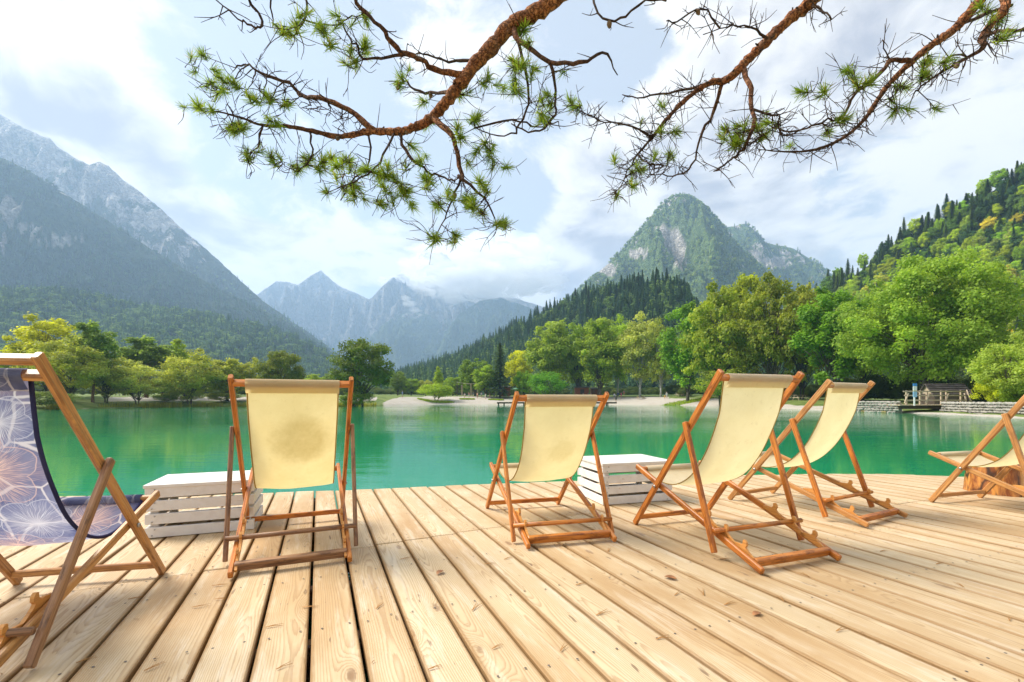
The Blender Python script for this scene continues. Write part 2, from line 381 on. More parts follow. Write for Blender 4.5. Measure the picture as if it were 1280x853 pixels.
def pine_bark():
    m, t = mat('pine_branch_bark')
    tc = t.n('ShaderNodeTexCoord').outputs['Object']; at = t.n('ShaderNodeAttribute', attribute_name='tint').outputs['Fac']
    n = t.noise(tc, 22, 6, .7); v = t.n('ShaderNodeTexVoronoi', inp={'Vector': t.vm('ADD', t.scale(tc, (1, 1, .6)), t.vm('MULTIPLY', t.noise(tc, 30, 3, out=1), (.05, .05, .05))), 'Scale': 60.0}).outputs['Distance']
    thick = t.mix(t.smooth(n, .35, .65), (.36, .125, .05), (.56, .25, .11))
    thick = t.mix(t.m('MULTIPLY', t.smooth(v, .40, .75), .6), thick, (.20, .075, .035))
    ed = t.n('ShaderNodeTexVoronoi', feature='DISTANCE_TO_EDGE', inp={'Vector': t.vm('ADD', t.scale(tc, (1, .55, 1)), t.vm('MULTIPLY', t.noise(tc, 40, 4, out=1), (.06, .06, .06))), 'Scale': 38.0}).outputs[0]
    thick = t.mix(t.m('MULTIPLY', t.smooth(ed, .10, .01), .8), thick, (.10, .035, .02))
    thick = t.mix(t.m('MULTIPLY', t.smooth(t.noise(tc, 9, 4, .6), .52, .7), .6), thick, (.34, .20, .14))
    thin = t.mix(t.smooth(n, .35, .7), (.060, .036, .028), (.13, .082, .055))
    c = t.mix(t.smooth(at, .006, .022), thin, thick)
    out(t, bsdf(t, c, .85, t.m('ADD', t.m('ADD', n, v), t.smooth(ed, 0, .12)), 1.0, .010, .15)); return m
PBARK = pine_bark()
NEEDLE, _t = mat('pine_needle')
_at = _t.n('ShaderNodeAttribute', attribute_name='tint').outputs['Fac']
_c = _t.ramp(_at, [(0, (.10, .17, .024)), (.5, (.21, .31, .036)), (.93, (.36, .44, .06)), (1, (.42, .30, .08))])
_d = bsdf(_t, _c, .5, None, spec=.4); _tr = _t.n('ShaderNodeBsdfTranslucent', inp={'Color': _t.mix(1.0, _c, (1.3, 1.3, .6), 'MULTIPLY')})
_mx = _t.n('ShaderNodeMixShader', inp={0: .5}); _t.nt.links.new(_d.outputs[0], _mx.inputs[1]); _t.nt.links.new(_tr.outputs[0], _mx.inputs[2]); out(_t, _mx)

def forest_mat(name, a, b, lo=.42, hi=.62):
    m, t = mat(name)
    at = t.n('ShaderNodeAttribute', attribute_name='tint').outputs['Fac']
    geo = t.n('ShaderNodeNewGeometry').outputs['Position']
    n = t.noise(geo, .05, 3)
    c = t.mix(at, a, b); c = t.mix(t.m('MULTIPLY', t.smooth(n, lo, hi), .35), c, b)
    out(t, bsdf(t, c, .8, None, spec=.1)); return m

# ------------------------------------------------------------------ haze: one box of even, pale air round the whole place
def build_haze():
    m, t = mat('haze_air')
    v = t.n('ShaderNodeVolumePrincipled', inp={'Color': (.48, .70, 1.0, 1), 'Density': HAZE, 'Anisotropy': .25})
    out(t, None, v)
    b = MB().box((0, 2400, 565), (9000, 6800, 1142)); o = b.build('haze', m); tag(o, 'pale blue haze filling the valley air', 'haze', kind='stuff')
HAZE = 2.4e-4; CLOUDS = True

# ------------------------------------------------------------------ ground, lake
WL = [(-1000, 22), (-400, 36), (-150, 44), (0, 50), (50, 54), (150, 70), (250, 80), (400, 86), (440, 84), (490, 100), (540, 118), (640, 122), (760, 118), (900, 86), (1000, 59), (1080, 47.5), (1150, 41.5), (1280, 30), (1500, 20), (2200, 13)]
def shore_r(az):
    """distance from the deck to the waterline, by azimuth (radians, 0 = straight out over the lake)"""
    lim = R(66)
    if abs(az) <= lim:
        px = 640+F*math.tan(az)
        return np.interp(px, [a for a, b in WL], [b for a, b in WL])/math.cos(az)
    e = shore_r(math.copysign(lim, az)); k = min(1, (abs(az)-lim)/R(34)); k = k*k*(3-2*k)
    return e*(1-k)+1.2*k
def ground_z(x, y):
    az = math.atan2(x, y); r = math.hypot(x, y); e = r-shore_r(az)
    far = min(1, max(.26, (shore_r(az)-25)/75)) if abs(az) < R(66) else .26
    prof = np.interp(e, [-30, -8, -3, 0, 1.5, 5, 16, 40, 90, 250, 6000], [-4, -2, -1, -.42, -.12, .35, 1.7, 2.1, 2.6, 5, 8])
    z = prof if e <= 0 else -.42+(prof+.42)*far
    if abs(az) > R(95): z = min(z, -.30)
    return float(z), e, az
def build_ground():
    azs = np.radians(np.concatenate([np.arange(-180, -64, 4), np.arange(-64, 64, .5), np.arange(64, 180, 4)]))
    es = [-30, -12, -6, -3, -1.2, 0, .4, .9, 1.5, 2.5, 4, 6, 9, 13, 18, 26, 36, 50, 70, 100, 150, 240, 500, 1200, 3000, 6000]
    V = []; T = []
    for a in azs:
        r0 = shore_r(a)
        for e in es:
            r = max(.05, r0+e); x, y = math.sin(a)*r, math.cos(a)*r
            z = np.interp(e, [-30, -8, -3, 0, 1.5, 5, 16, 40, 90, 250, 6000], [-4, -2, -1, -.42, -.12, .35, 1.7, 2.1, 2.6, 5, 8])
            far = min(1, max(.26, (r0-25)/75)) if abs(a) < R(66) else .26
            if e > 0: z = -.42+(z+.42)*far
            if abs(a) > R(95): z = min(z, -.30)
            if 0 < e < 60: z += (noise.noise(Vector((x*.35, y*.35, 0)))*.16+noise.noise(Vector((x*1.3, y*1.3, 3)))*.05)*min(1, e/4)
            V.append((x, y, z))
            px = 640+F*math.tan(a) if abs(a) < R(80) else 9999
            sand = 0
            if 470 < px < 1125:
                wid = np.interp(px, [470, 500, 560, 700, 800, 900, 1000, 1125], [2, 14, 22, 22, 15, 9, 5, 3])
                sand = 1 if e < wid else 0
                sand *= min(1, (px-470)/20)
            if 130 < px < 470: sand = max(sand, .8 if (7 < e < 17) else 0)
            if 1125 <= px < 1500 and e < 1.6: sand = .7
            if px <= 470 and e < .8: sand = .35
            T.append(sand)
    n, k = len(azs), len(es); Q = []
    for i in range(n):
        j = (i+1) % n
        for q in range(k-1): Q.append((i*k+q, i*k+q+1, j*k+q+1, j*k+q))
    m, t = mat('lakeside_ground')
    geo = t.n('ShaderNodeNewGeometry').outputs['Position']; at = t.n('ShaderNodeAttribute', attribute_name='tint').outputs['Fac']
    n1 = t.noise(geo, .5, 6, .65); n2 = t.noise(geo, 6, 4, .6)
    grass = t.mix(t.smooth(n1, .35, .65), (.075, .12, .025), (.16, .20, .05))
    gravel = t.mix(t.smooth(n2, .3, .7), (.30, .27, .23), (.50, .46, .41))
    gravel = t.mix(t.m('MULTIPLY', t.smooth(t.noise(geo, .35, 5, .6), .45, .65), .5), gravel, (.33, .29, .23))
    f = t.smooth(t.m('ADD', at, t.m('MULTIPLY', t.m('SUBTRACT', n1, .5), .9)), .35, .6)
    c = t.mix(f, grass, gravel)
    out(t, bsdf(t, c, .9, n2, .4, .05, .2))
    me = np_mesh('ground', V, Q, T, m, smooth=True)
    tag(link('ground', me), kind='structure')
    # lake surface
    m, t = mat('emerald_water')
    geo = t.n('ShaderNodeNewGeometry').outputs['Position']
    wd = t.scale(geo, (.38, 1.6, 1))
    w1 = t.noise(wd, .55, 3, .5, .4); w2 = t.noise(wd, 2.6, 3, .55, .5); w3 = t.noise(wd, 9, 2, .5, .3); calm = t.noise(t.scale(geo, (.02, .09, 1)), 1.0, 3, .55)
    h = t.m('ADD', t.m('MULTIPLY', w1, .55), t.m('ADD', t.m('MULTIPLY', w2, .30), t.m('MULTIPLY', w3, .12)))
    h = t.m('MULTIPLY', h, t.m('ADD', .35, t.m('MULTIPLY', t.smooth(calm, .35, .7), 1.0)))
    body = t.mix(t.smooth(t.noise(geo, .06, 3, .5), .35, .7), (.006, .225, .095), (.016, .30, .135))
    b = bsdf(t, body, .025, h, .25, .12, .5); b.inputs['IOR'].default_value = 1.5
    out(t, b)
    V = [(0, 2, -.40)]; nseg = 96; rr = (3, 10, 25, 60, 110, 145)
    for r in rr:
        for k_ in range(nseg): a = 2*math.pi*k_/nseg; V.append((math.sin(a)*r, 2+math.cos(a)*r, -.40))
    bm = bmesh.new(); vs_ = [bm.verts.new(v) for v in V]
    for k_ in range(nseg): bm.faces.new((vs_[0], vs_[1+(k_+1) % nseg], vs_[1+k_]))
    for i in range(len(rr)-1):
        for k_ in range(nseg):
            a, b_ = 1+i*nseg+k_, 1+i*nseg+(k_+1) % nseg; bm.faces.new((vs_[a], vs_[b_], vs_[b_+nseg], vs_[a+nseg]))
    bmesh.ops.recalc_face_normals(bm, faces=bm.faces)
    me = bpy.data.meshes.new('lake_water'); bm.to_mesh(me); bm.free(); me.materials.append(m)
    if me.polygons[0].normal.z < 0: me.flip_normals()
    tag(link('lake_water', me), kind='structure')

# ------------------------------------------------------------------ mountains and wooded slopes
def fbm(x, y, z=0, o=5): return noise.fractal(Vector((x, y, z)), .9, 2.1, o)
def ridged(x, y, z=0): return noise.ridged_multi_fractal(Vector((x, y, z)), .9, 2.1, 6, 1.0, 2.0)
class Slope:
    """a mountain: its crest line stands at depth Zc(px), the front face runs down towards the lake, the back face away from it"""
    def __init__(s, crest, Zc, Z0, p=1.15, amp=.10, freq=6, seed=0, nu=150, nv=46, rough=.006, foot=1.5, back=.55, spread=.08):
        s.px = [c[0] for c in crest]; s.py = [c[1] for c in crest]
        s.Zc = Zc if callable(Zc) else (lambda q: Zc); s.Z0 = Z0 if callable(Z0) else (lambda q: Z0)
        s.p, s.amp, s.freq, s.seed, s.nu, s.nv, s.rough, s.foot, s.back, s.spread = p, amp, freq, seed, nu, nv, rough, foot, back, spread
    def pt(s, u, v):
        px = s.px[0]+(s.px[-1]-s.px[0])*u
        py = float(np.interp(px, s.px, s.py)); Zc, Z0 = s.Zc(px), s.Z0(px)
        zc = EYE+(HZ-py)/F*Zc
        zc += s.rough*Zc*(fbm(u*s.freq*7, s.seed+.5)+.6*fbm(u*s.freq*26, s.seed+9.5))*.5
        if v >= 0:
            Y = Zc-v*(Zc-Z0); X = (px-640)/F*Zc*(1-v*s.spread)
            g = ridged(u*s.freq+.25*fbm(u*5, v*4, s.seed), v*1.1, s.seed)-1.0
            env = math.sin(math.pi*min(1, v*1.02))**.8
            z = zc*(1-v)**s.p+s.foot*v+s.amp*max(zc, 20)*(g*.8+.5*fbm(u*s.freq*5, v*8, s.seed+2)+.22*fbm(u*s.freq*19, v*30, s.seed+5))*env
            if v > 0:                                                                  # the face stays under the skyline it is seen against
                pyc = float(np.interp(640+F*X/Y, s.px, s.py)); z = min(z, EYE+(HZ-pyc)/F*Y-.004*Y*v)
        else:
            Y = Zc-v*(Zc-Z0)*s.back; X = (px-640)/F*Zc*(1+(-v)*.06); z = zc*(1+v)+s.foot*(-v)
        return X, Y, max(z, -2)
    rocks = ()
    def rock(s, x, y, z):
        px, py = 640+F*x/y, HZ-F*(z-EYE)/y; b = 0.0
        for cx, cy, rx, ry in s.rocks:
            d_ = math.hypot((px-cx)/rx, (py-cy)/ry)+.75*fbm(x*.02, y*.02, z*.02); b = max(b, min(1, max(0, (1.15-d_)*2.2)))
        return b
    def build(s, name, m):
        vv = list(np.linspace(-1, 0, 6))+list(np.linspace(0, 1, s.nv)[1:]); k = len(vv)
        V = [s.pt(i/(s.nu-1), v) for i in range(s.nu) for v in vv]
        Q = [(i*k+q, (i+1)*k+q, (i+1)*k+q+1, i*k+q+1) for i in range(s.nu-1) for q in range(k-1)]
        o = link(name, np_mesh(name, V, Q, [s.rock(*p_) for p_ in V], m, smooth=True)); tag(o, kind='structure'); return o
CON = None
def low_conifer(n=6):
    """a small far spruce: three stacked skirts"""
    V, Q = [], []
    for z0, z1, r in ((.10, .55, .17), (.36, .80, .125), (.62, 1.0, .078)):
        b = len(V); V.append((0, 0, z1))
        for k in range(n):
            a = 2*math.pi*k/n+z0*3; V.append((math.cos(a)*r*(1 if k % 2 else .7), math.sin(a)*r*(1 if k % 2 else .7), z0+(.03 if k % 2 else -.01)))
        Q += [(b, b+1+k, b+1+(k+1) % n) for k in range(n)]
    return np.array(V), np.array(Q)
def low_round():
    bm = bmesh.new(); bmesh.ops.create_icosphere(bm, subdivisions=2, radius=1)
    V = np.array([v.co[:] for v in bm.verts]); Q = np.array([[v.index for v in f.verts] for f in bm.faces]); bm.free()
    nn = np.array([1+.34*noise.noise(Vector(v)*2.3) for v in V]); V = V*nn[:, None]
    V = V*np.array([.30, .30, .42])+np.array([0, 0, .52]); return V, Q
def forest(name, pts, H, m, label, conifer=1.0, seed=1):
    """a wood that reads as one mass: every tree real geometry, joined into one object"""
    r = np.random.default_rng(seed); protos = [low_conifer(), low_round()]; VV, QQ, TT = [], [], []; b = 0
    for kind in (0, 1):
        V0, Q0 = protos[kind]
        sel = [p for p in pts if (p[3] < conifer) == (kind == 0)]
        if not sel: continue
        A = np.array([p[:3] for p in sel]); n = len(A)
        h = H*r.uniform(.55, 1.25, n)*(1 if kind == 0 else .85); w = h*r.uniform(.8, 1.35, n); a = r.uniform(0, 6.28, n)
        X = V0[None, :, 0]*w[:, None]; Y = V0[None, :, 1]*w[:, None]; Z = V0[None, :, 2]*h[:, None]
        ca, sa = np.cos(a)[:, None], np.sin(a)[:, None]
        W = np.stack([X*ca-Y*sa+A[:, 0:1], X*sa+Y*ca+A[:, 1:2], Z+A[:, 2:3]], -1)
        VV.append(W.reshape(-1, 3)); QQ.append((Q0[None]+(np.arange(n)*len(V0))[:, None, None]+b).reshape(-1, 3)); b += n*len(V0)
        t = np.clip(r.normal(.35 if kind == 0 else .62, .22, n), 0, 1); TT.append(np.repeat(t, len(V0)))
    o = link(name, np_mesh(name, np.concatenate(VV), np.concatenate(QQ), np.concatenate(TT), m)); tag(o, label, 'forest', kind='stuff'); return o
LOD = {}
def forest_leaf(name, dark, light, trans=.35):
    """foliage of a wood: every tree its own tone between two greens"""
    m, t = mat(name); at = t.n('ShaderNodeAttribute', attribute_name='tint').outputs['Fac']; rnd = t.n('ShaderNodeObjectInfo').outputs['Random']
    c = t.mix(t.m('POWER', rnd, 1.3), dark, light); c = t.mix(1.0, c, t.ramp(at, [(0, (.6, .62, .6)), (.5, (1, 1, 1)), (1, (1.6, 1.5, 1.2))]), 'MULTIPLY')
    d = bsdf(t, c, .7, None, spec=.15); tr = t.n('ShaderNodeBsdfTranslucent', inp={'Color': c}); mx = t.n('ShaderNodeMixShader', inp={0: trans}); t.nt.links.new(d.outputs[0], mx.inputs[1]); t.nt.links.new(tr.outputs[0], mx.inputs[2]); out(t, mx); return m
def planted_forest(name, pts, kinds, label, seed=1):
    """a wood that reads as one mass: one object whose points carry whole trees. kinds: (mesh, nominal height, nominal width, material, share, height range, width/height range)"""
    r = np.random.default_rng(seed); n = len(pts); A = np.array([p[:3] for p in pts], np.float32); sh = np.cumsum([k[4] for k in kinds]); sh = sh/sh[-1]
    kd = np.searchsorted(sh, r.random(n)); scl = np.zeros((n, 3), np.float32)
    for i in range(n):
        k = kinds[kd[i]]; h = r.uniform(*k[5]); w = h*r.uniform(*k[6]); scl[i] = (w/k[2], w/k[2], h/k[1])
    me = bpy.data.meshes.new(name); me.vertices.add(n); me.vertices.foreach_set('co', A.ravel())
    a = me.attributes.new('scl', 'FLOAT_VECTOR', 'POINT'); a.data.foreach_set('vector', scl.ravel())
    a = me.attributes.new('rot', 'FLOAT', 'POINT'); a.data.foreach_set('value', r.uniform(0, 6.28, n).astype(np.float32))
    a = me.attributes.new('kd', 'INT', 'POINT'); a.data.foreach_set('value', kd.astype(np.int32))
    o = link(name, me); ng = bpy.data.node_groups.new(name, 'GeometryNodeTree')
    ng.interface.new_socket('Geometry', in_out='INPUT', socket_type='NodeSocketGeometry'); ng.interface.new_socket('Geometry', in_out='OUTPUT', socket_type='NodeSocketGeometry')
    N, L = ng.nodes.new, ng.links.new; gi, go, jn = N('NodeGroupInput'), N('NodeGroupOutput'), N('GeometryNodeJoinGeometry')
    def attr(nm, ty):
        q = N('GeometryNodeInputNamedAttribute'); q.data_type = ty; q.inputs[0].default_value = nm; return q.outputs[0]
    for i, k in enumerate(kinds):
        src = k[0].copy(); src.materials.clear(); src.materials.append(k[3]); so = bpy.data.objects.new(name+'_source', src)
        cmp_ = N('FunctionNodeCompare'); cmp_.data_type = 'INT'; cmp_.operation = 'EQUAL'; L(attr('kd', 'INT'), cmp_.inputs[2]); cmp_.inputs[3].default_value = i
        mp = N('GeometryNodeMeshToPoints'); L(gi.outputs[0], mp.inputs['Mesh']); L(cmp_.outputs[0], mp.inputs['Selection'])
        oi = N('GeometryNodeObjectInfo'); oi.inputs['Object'].default_value = so; oi.inputs['As Instance'].default_value = True
        ip = N('GeometryNodeInstanceOnPoints'); L(mp.outputs[0], ip.inputs['Points']); L(oi.outputs['Geometry'], ip.inputs['Instance'])
        cx = N('ShaderNodeCombineXYZ'); L(attr('rot', 'FLOAT'), cx.inputs[2]); er = N('FunctionNodeEulerToRotation'); L(cx.outputs[0], er.inputs[0]); L(er.outputs[0], ip.inputs['Rotation']); L(attr('scl', 'FLOAT_VECTOR'), ip.inputs['Scale'])
        L(ip.outputs[0], jn.inputs[0])
    L(jn.outputs[0], go.inputs[0]); o.modifiers.new('trees', 'NODES').node_group = ng
    tag(o, label, 'forest', kind='stuff'); return o
def build_lods():
    """lighter trees for the woods farther off, ten metres high"""
    for key, sd_, sh, rx, rz, zc, nc, nl, lf in (('broad', 41, 'round', 3.7, 4.6, 5.2, 34, 1500, .85), ('broad_b', 42, 'tall', 3.0, 4.7, 5.2, 30, 1300, .85), ('broad_c', 43, 'dome', 4.3, 4.4, 5.2, 36, 1600, .9)):
        C = crown_clumps(nc, rx, rz, zc, sd_, sh, (.24, .40)); V, Q, T = leaf_cloud(C, nl, lf, sd_); LOD[key] = (np_mesh('lod_'+key, V, Q, T), 9.9, 2*rx)
    for key, sd_, wd in (('fir', 51, 1.9), ('fir_b', 52, 2.3)):
        r = np.random.default_rng(sd_); V, T = [], []; z = .5
        while z < 9.8:
            rad = wd*(1-z/10)**.8*r.uniform(.75, 1.15)+.08; nb = int(5+4*(1-z/10)); a0 = r.uniform(0, 6.28)
            for k in range(nb):
                a = a0+2*math.pi*k/nb+r.normal()*.25; L = rad*r.uniform(.65, 1.15); dx, dy = math.cos(a), math.sin(a); tt = float(np.clip(r.normal(.45, .22), 0, 1))
                for f in (.3, .75):
                    c = np.array([dx*L*f, dy*L*f, z-.3*L*f]); s = .62*(1.15-.5*f)*r.uniform(.7, 1.2)*(.55+.5*(1-z/10)); side = np.array([-dy, dx, -.25])*s*.7; al = np.array([dx, dy, -.45])*s
                    V += [c-al*.6, c+side, c+al*.8, c-np.array([-dy, dx, .25])*s*.7]; T += [tt]*4
            z += .42*(1.05-.05*z)
        V = np.array(V); LOD[key] = (np_mesh('lod_'+key, V, np.arange(len(V)).reshape(-1, 4), T), 9.9, 2*wd)
def scatter(sl, n, seed, u=(0, 1), v=(0, 1), keep=None, vp=1.0):
    r = random.Random(seed); P_ = []; k = 0
    while len(P_) < n and k < n*6:
        k += 1; uu = r.uniform(*u); vv = v[0]+(v[1]-v[0])*r.random()**vp
        x, y, z = sl.pt(uu, vv)
        if keep and not keep(x, y, z, uu, vv): continue
        if sl.rocks and sl.rock(x, y, z) > .35: continue
        P_.append((x, y, z-1.0, r.random()))
    return P_
def mountain_mat(name, rock_a, rock_b, green_a, green_b, z_lo, z_hi, sc, bias=0.0, slope=.0):
    m, t = mat(name)
    g = t.n('ShaderNodeNewGeometry'); pos = g.outputs['Position']; sp = t.n('ShaderNodeSeparateXYZ', inp={0: pos})
    n1 = t.noise(pos, sc, 8, .62, .4); n2 = t.noise(t.scale(pos, (1, 1, .3)), sc*3.3, 8, .65, .6); n3 = t.noise(pos, sc*14, 6, .65)
    f = t.m('ADD', t.m('DIVIDE', t.m('SUBTRACT', sp.outputs[2], z_lo), z_hi-z_lo), t.m('ADD', t.m('MULTIPLY', t.m('SUBTRACT', n1, .5), 2.4), t.m('ADD', t.m('MULTIPLY', t.m('SUBTRACT', n2, .5), 2.0), bias)))
    f = t.m('MAXIMUM', t.smooth(f, .44, .60), t.smooth(t.n('ShaderNodeAttribute', attribute_name='tint').outputs['Fac'], .2, .7))
    crag = t.n('ShaderNodeTexVoronoi', feature='DISTANCE_TO_EDGE', inp={'Vector': t.vm('ADD', t.scale(pos, (1, 1, .45)), t.vm('MULTIPLY', t.noise(pos, sc*6, 5, out=1), (.5/sc, .5/sc, .5/sc))), 'Scale': sc*5}).outputs[0]
    rock = t.mix(t.smooth(n2, .38, .62), rock_a, rock_b); rock = t.mix(t.m('MULTIPLY', t.smooth(n3, .46, .62), .65), rock, tuple(k*.45 for k in rock_a)); rock = t.mix(t.m('MULTIPLY', t.smooth(crag, .10, .0), .6), rock, tuple(k*.4 for k in rock_a))
    green = t.mix(t.smooth(n3, .35, .68), green_a, green_b)
    out(t, bsdf(t, t.mix(f, green, rock), .9, t.m('ADD', t.m('ADD', n2, t.m('MULTIPLY', n3, .6)), t.m('MULTIPLY', t.smooth(crag, 0, .2), .3)), 1.0, 1.0/sc*.16, .1)); return m

def build_mountains():
    rk = lambda *a, **k: mountain_mat(*a, **k)
    green_a, green_b = (.020, .050, .022), (.055, .095, .030)
    # far grey massif closing the valley
    far = Slope([(250, 420), (325, 366), (345, 352), (358, 353), (372, 357), (388, 345), (401, 338), (414, 350), (428, 360), (445, 367), (462, 375), (476, 360), (490, 347), (503, 341), (514, 350), (535, 352), (560, 362), (600, 372), (640, 372), (700, 390), (760, 430)], 3900, 2500, .95, .30, 9, 3, 300, 80, .0035)
    far.build('rocky_mountain_range', rk('grey_rock', (.17, .16, .155), (.33, .31, .295), (.055, .075, .045), (.10, .115, .07), 300, 900, .0016, .35))
    mid = Slope([(400, 470), (450, 440), (470, 412), (490, 397), (512, 390), (535, 393), (548, 402), (556, 414), (575, 392), (600, 376), (625, 372), (650, 380), (700, 400), (760, 440)], 3100, 2100, 1.0, .26, 8, 12, 220, 64, .003)
    mid.build('wooded_rock_shoulder', rk('green_grey_rock', (.20, .19, .175), (.38, .36, .33), (.045, .075, .04), (.085, .115, .055), 350, 1300, .0022, -.1))
    # left: rocky ridge behind, wooded mountain in front
    lr = Slope([(-420, 150), (-200, 150), (-60, 136), (0, 143), (30, 160), (52, 170), (62, 172), (72, 184), (98, 200), (112, 206), (124, 202), (136, 208), (150, 222), (175, 240), (203, 263), (232, 290), (262, 316), (300, 350), (330, 378), (365, 402), (420, 440)], 1750, 1150, 1.05, .24, 13, 21, 320, 84, .004)
    lr.build('rocky_ridge', rk('pale_limestone', (.38, .355, .335), (.68, .64, .60), (.035, .065, .03), (.07, .10, .04), 230, 870, .005, -.16))
    def zc_l(px): return float(np.interp(px, [-400, 0, 370], [1080, 1150, 1400]))
    lm = Slope([(-420, 60), (-200, 110), (0, 196), (40, 216), (90, 248), (150, 286), (200, 318), (250, 348), (300, 374), (350, 398), (390, 422), (430, 450)], zc_l, 620, 1.15, .20, 9, 33, 240, 64, .003)
    lm.rocks = [(12, 262, 14, 20), (75, 300, 34, 6), (30, 285, 22, 7), (5, 300, 8, 10)]
    lm.build('wooded_mountain', rk('dark_wood_floor', (.34, .32, .30), (.55, .52, .49), green_a, green_b, 360, 1080, .008, -.22))
    con = forest_leaf('conifer_wood', (0.038, 0.105, 0.045), (0.105, 0.201, 0.070), .2); lush = forest_leaf('mixed_wood', (0.088, 0.184, 0.056), (0.289, 0.411, 0.105))
    def K(nm, m_, share, hr, wr): q = LOD[nm]; return (q[0], q[1], q[2], m_, share, hr, wr)
    def gaps(x, y, z, u, v): return fbm(x*.006, y*.006, z*.006+4)+.35*fbm(x*.03, y*.03, z*.02) < .42
    planted_forest('left_mountain_forest', scatter(lm, 11000, 5, (.16, 1), (0, .92), gaps, .8), [K('fir', con, .55, (10, 18), (.34, .48)), K('fir_b', con, .33, (9, 16), (.36, .52)), K('broad', con, .12, (8, 13), (.6, .9))], 'dense conifer forest covering the steep wooded mountain', 2)
    planted_forest('ridge_forest', scatter(lr, 3000, 8, (.33, 1), (0, .7), lambda x, y, z, u, v: z < 430+160*fbm(x*.005, y*.005), .8), [K('fir', con, .8, (11, 19), (.35, .5)), K('broad', lush, .2, (9, 14), (.6, .9))], 'dark conifers climbing the flank of the pale rocky ridge', 9)
    # low forested ridge on the left
    def zc_a(px): return float(np.interp(px, [-300, 0, 200, 440], [600, 700, 820, 900]))
    la = Slope([(-400, 330), (-150, 352), (0, 366), (60, 366), (120, 372), (190, 388), (250, 394), (310, 406), (350, 416), (400, 436), (440, 462), (470, 486)], zc_a, 230, 1.25, .05, 7, 44, 140, 40, .002)
    floor = forest_mat('forest_floor', (.022, .045, .016), (.05, .08, .025))
    la.build('wooded_foothill', floor)
    hillc = forest_leaf('foothill_conifers', (0.045, 0.123, 0.052), (0.131, 0.228, 0.079), .2)
    planted_forest('foothill_forest', scatter(la, 8500, 15, (.2, 1), (0, .96), None, 1.0), [K('fir', hillc, .34, (12, 22), (.34, .5)), K('fir_b', hillc, .16, (10, 18), (.36, .55)), K('broad', lush, .22, (9, 15), (.65, .95)), K('broad_b', lush, .16, (10, 17), (.5, .75)), K('broad_c', lush, .12, (9, 14), (.7, 1.0))], 'mixed forest covering the low hill behind the willow shore', 16)
    # green peak to the right of centre
    pk2 = Slope([(860, 330), (890, 292), (910, 284), (932, 280), (944, 288), (956, 303), (972, 307), (990, 310), (1010, 322), (1030, 334), (1050, 352), (1100, 380)], 1900, 1300, 1.0, .12, 6, 51, 120, 40, .003)
    pk2.rocks = [(930, 322, 22, 14), (968, 328, 20, 8), (912, 308, 10, 12)]
    pk2.build('wooded_side_peak', rk('side_peak_rock', (.42, .40, .37), (.66, .62, .58), (.06, .12, .035), (.14, .20, .055), 0, 2200, .008, -.05))
    pk = Slope([(640, 424), (700, 383), (735, 352), (760, 330), (785, 305), (800, 287), (815, 268), (828, 254), (840, 247), (853, 245), (866, 248), (879, 256), (892, 269), (905, 285), (920, 302), (937, 320), (960, 345), (1000, 380), (1060, 430)], 1450, 800, 1.05, .30, 4, 61, 170, 54, .0010)
    pk.rocks = [(838, 300, 15, 19), (795, 318, 10, 8), (762, 338, 12, 7), (852, 318, 8, 12)]
    pk.build('wooded_peak', rk('peak_rock', (.44, .41, .37), (.68, .63, .58), (.075, .135, .035), (.17, .24, .06), 0, 2600, .010, -.05))
    sunny = forest_leaf('sunny_wood', (.17, .30, .07), (.50, .60, .15)); peakc = forest_leaf('peak_conifers', (0.070, 0.158, 0.056), (0.175, 0.289, 0.088), .2)
    def gp(x, y, z, u, v): return fbm(x*.008, y*.008, z*.008+2)+.3*fbm(x*.05, y*.05) < .42
    planted_forest('peak_forest', scatter(pk, 9500, 25, (0, 1), (0, .92), gp, .85), [K('fir', peakc, .40, (8, 15), (.38, .52)), K('broad', sunny, .32, (7, 12), (.65, .95)), K('broad_c', sunny, .28, (6, 11), (.7, 1.0))], 'mixed forest on the rounded green peak', 26)
    planted_forest('side_peak_forest', scatter(pk2, 2400, 27, (0, 1), (0, .85), gp, .8), [K('fir', peakc, .6, (12, 22), (.36, .5)), K('broad', sunny, .4, (10, 16), (.65, .95))], 'forest on the lower peak behind the round green summit', 28)
    # conifer ridge behind the beach
    def zc_b(px): return float(np.interp(px, [440, 500, 830, 900], [620, 560, 330, 300]))
    def z0_b(px): return float(np.interp(px, [440, 500, 830, 900], [300, 260, 190, 170]))
    rb = Slope([(430, 490), (490, 478), (520, 464), (570, 448), (620, 424), (660, 402), (700, 384), (740, 368), (780, 360), (820, 356), (850, 360), (866, 386), (890, 420), (930, 450)], zc_b, z0_b, 1.2, .04, 5, 71, 110, 30, .001)
    rb.build('wooded_ridge', floor)
    ridgec = forest_leaf('ridge_conifers', (0.042, 0.119, 0.063), (0.123, 0.228, 0.096), .2)
    planted_forest('ridge_spruce_forest', scatter(rb, 5200, 35, (0, 1), (.0, .95), None, 1.0), [K('fir', ridgec, .44, (6, 14), (.34, .55)), K('fir_b', ridgec, .34, (5, 12), (.4, .65)), K('broad_b', lush, .22, (6, 10), (.5, .8))], 'dark spruce forest covering the ridge behind the beach', 36)
    # steep hillside on the right
    def zc_r(px): return float(np.interp(px, [900, 1100, 1280, 1700], [330, 290, 240, 190]))
    def z0_r(px): return float(np.interp(px, [900, 1100, 1280, 1700], [120, 85, 58, 40]))
    rh = Slope([(890, 470), (960, 410), (1020, 372), (1060, 350), (1100, 322), (1150, 290), (1200, 262), (1240, 240), (1280, 216), (1400, 150), (1560, 90), (1760, 40)], zc_r, z0_r, 1.15, .04, 4, 81, 120, 36, .001, foot=.6)
    rh.build('steep_hillside', floor)
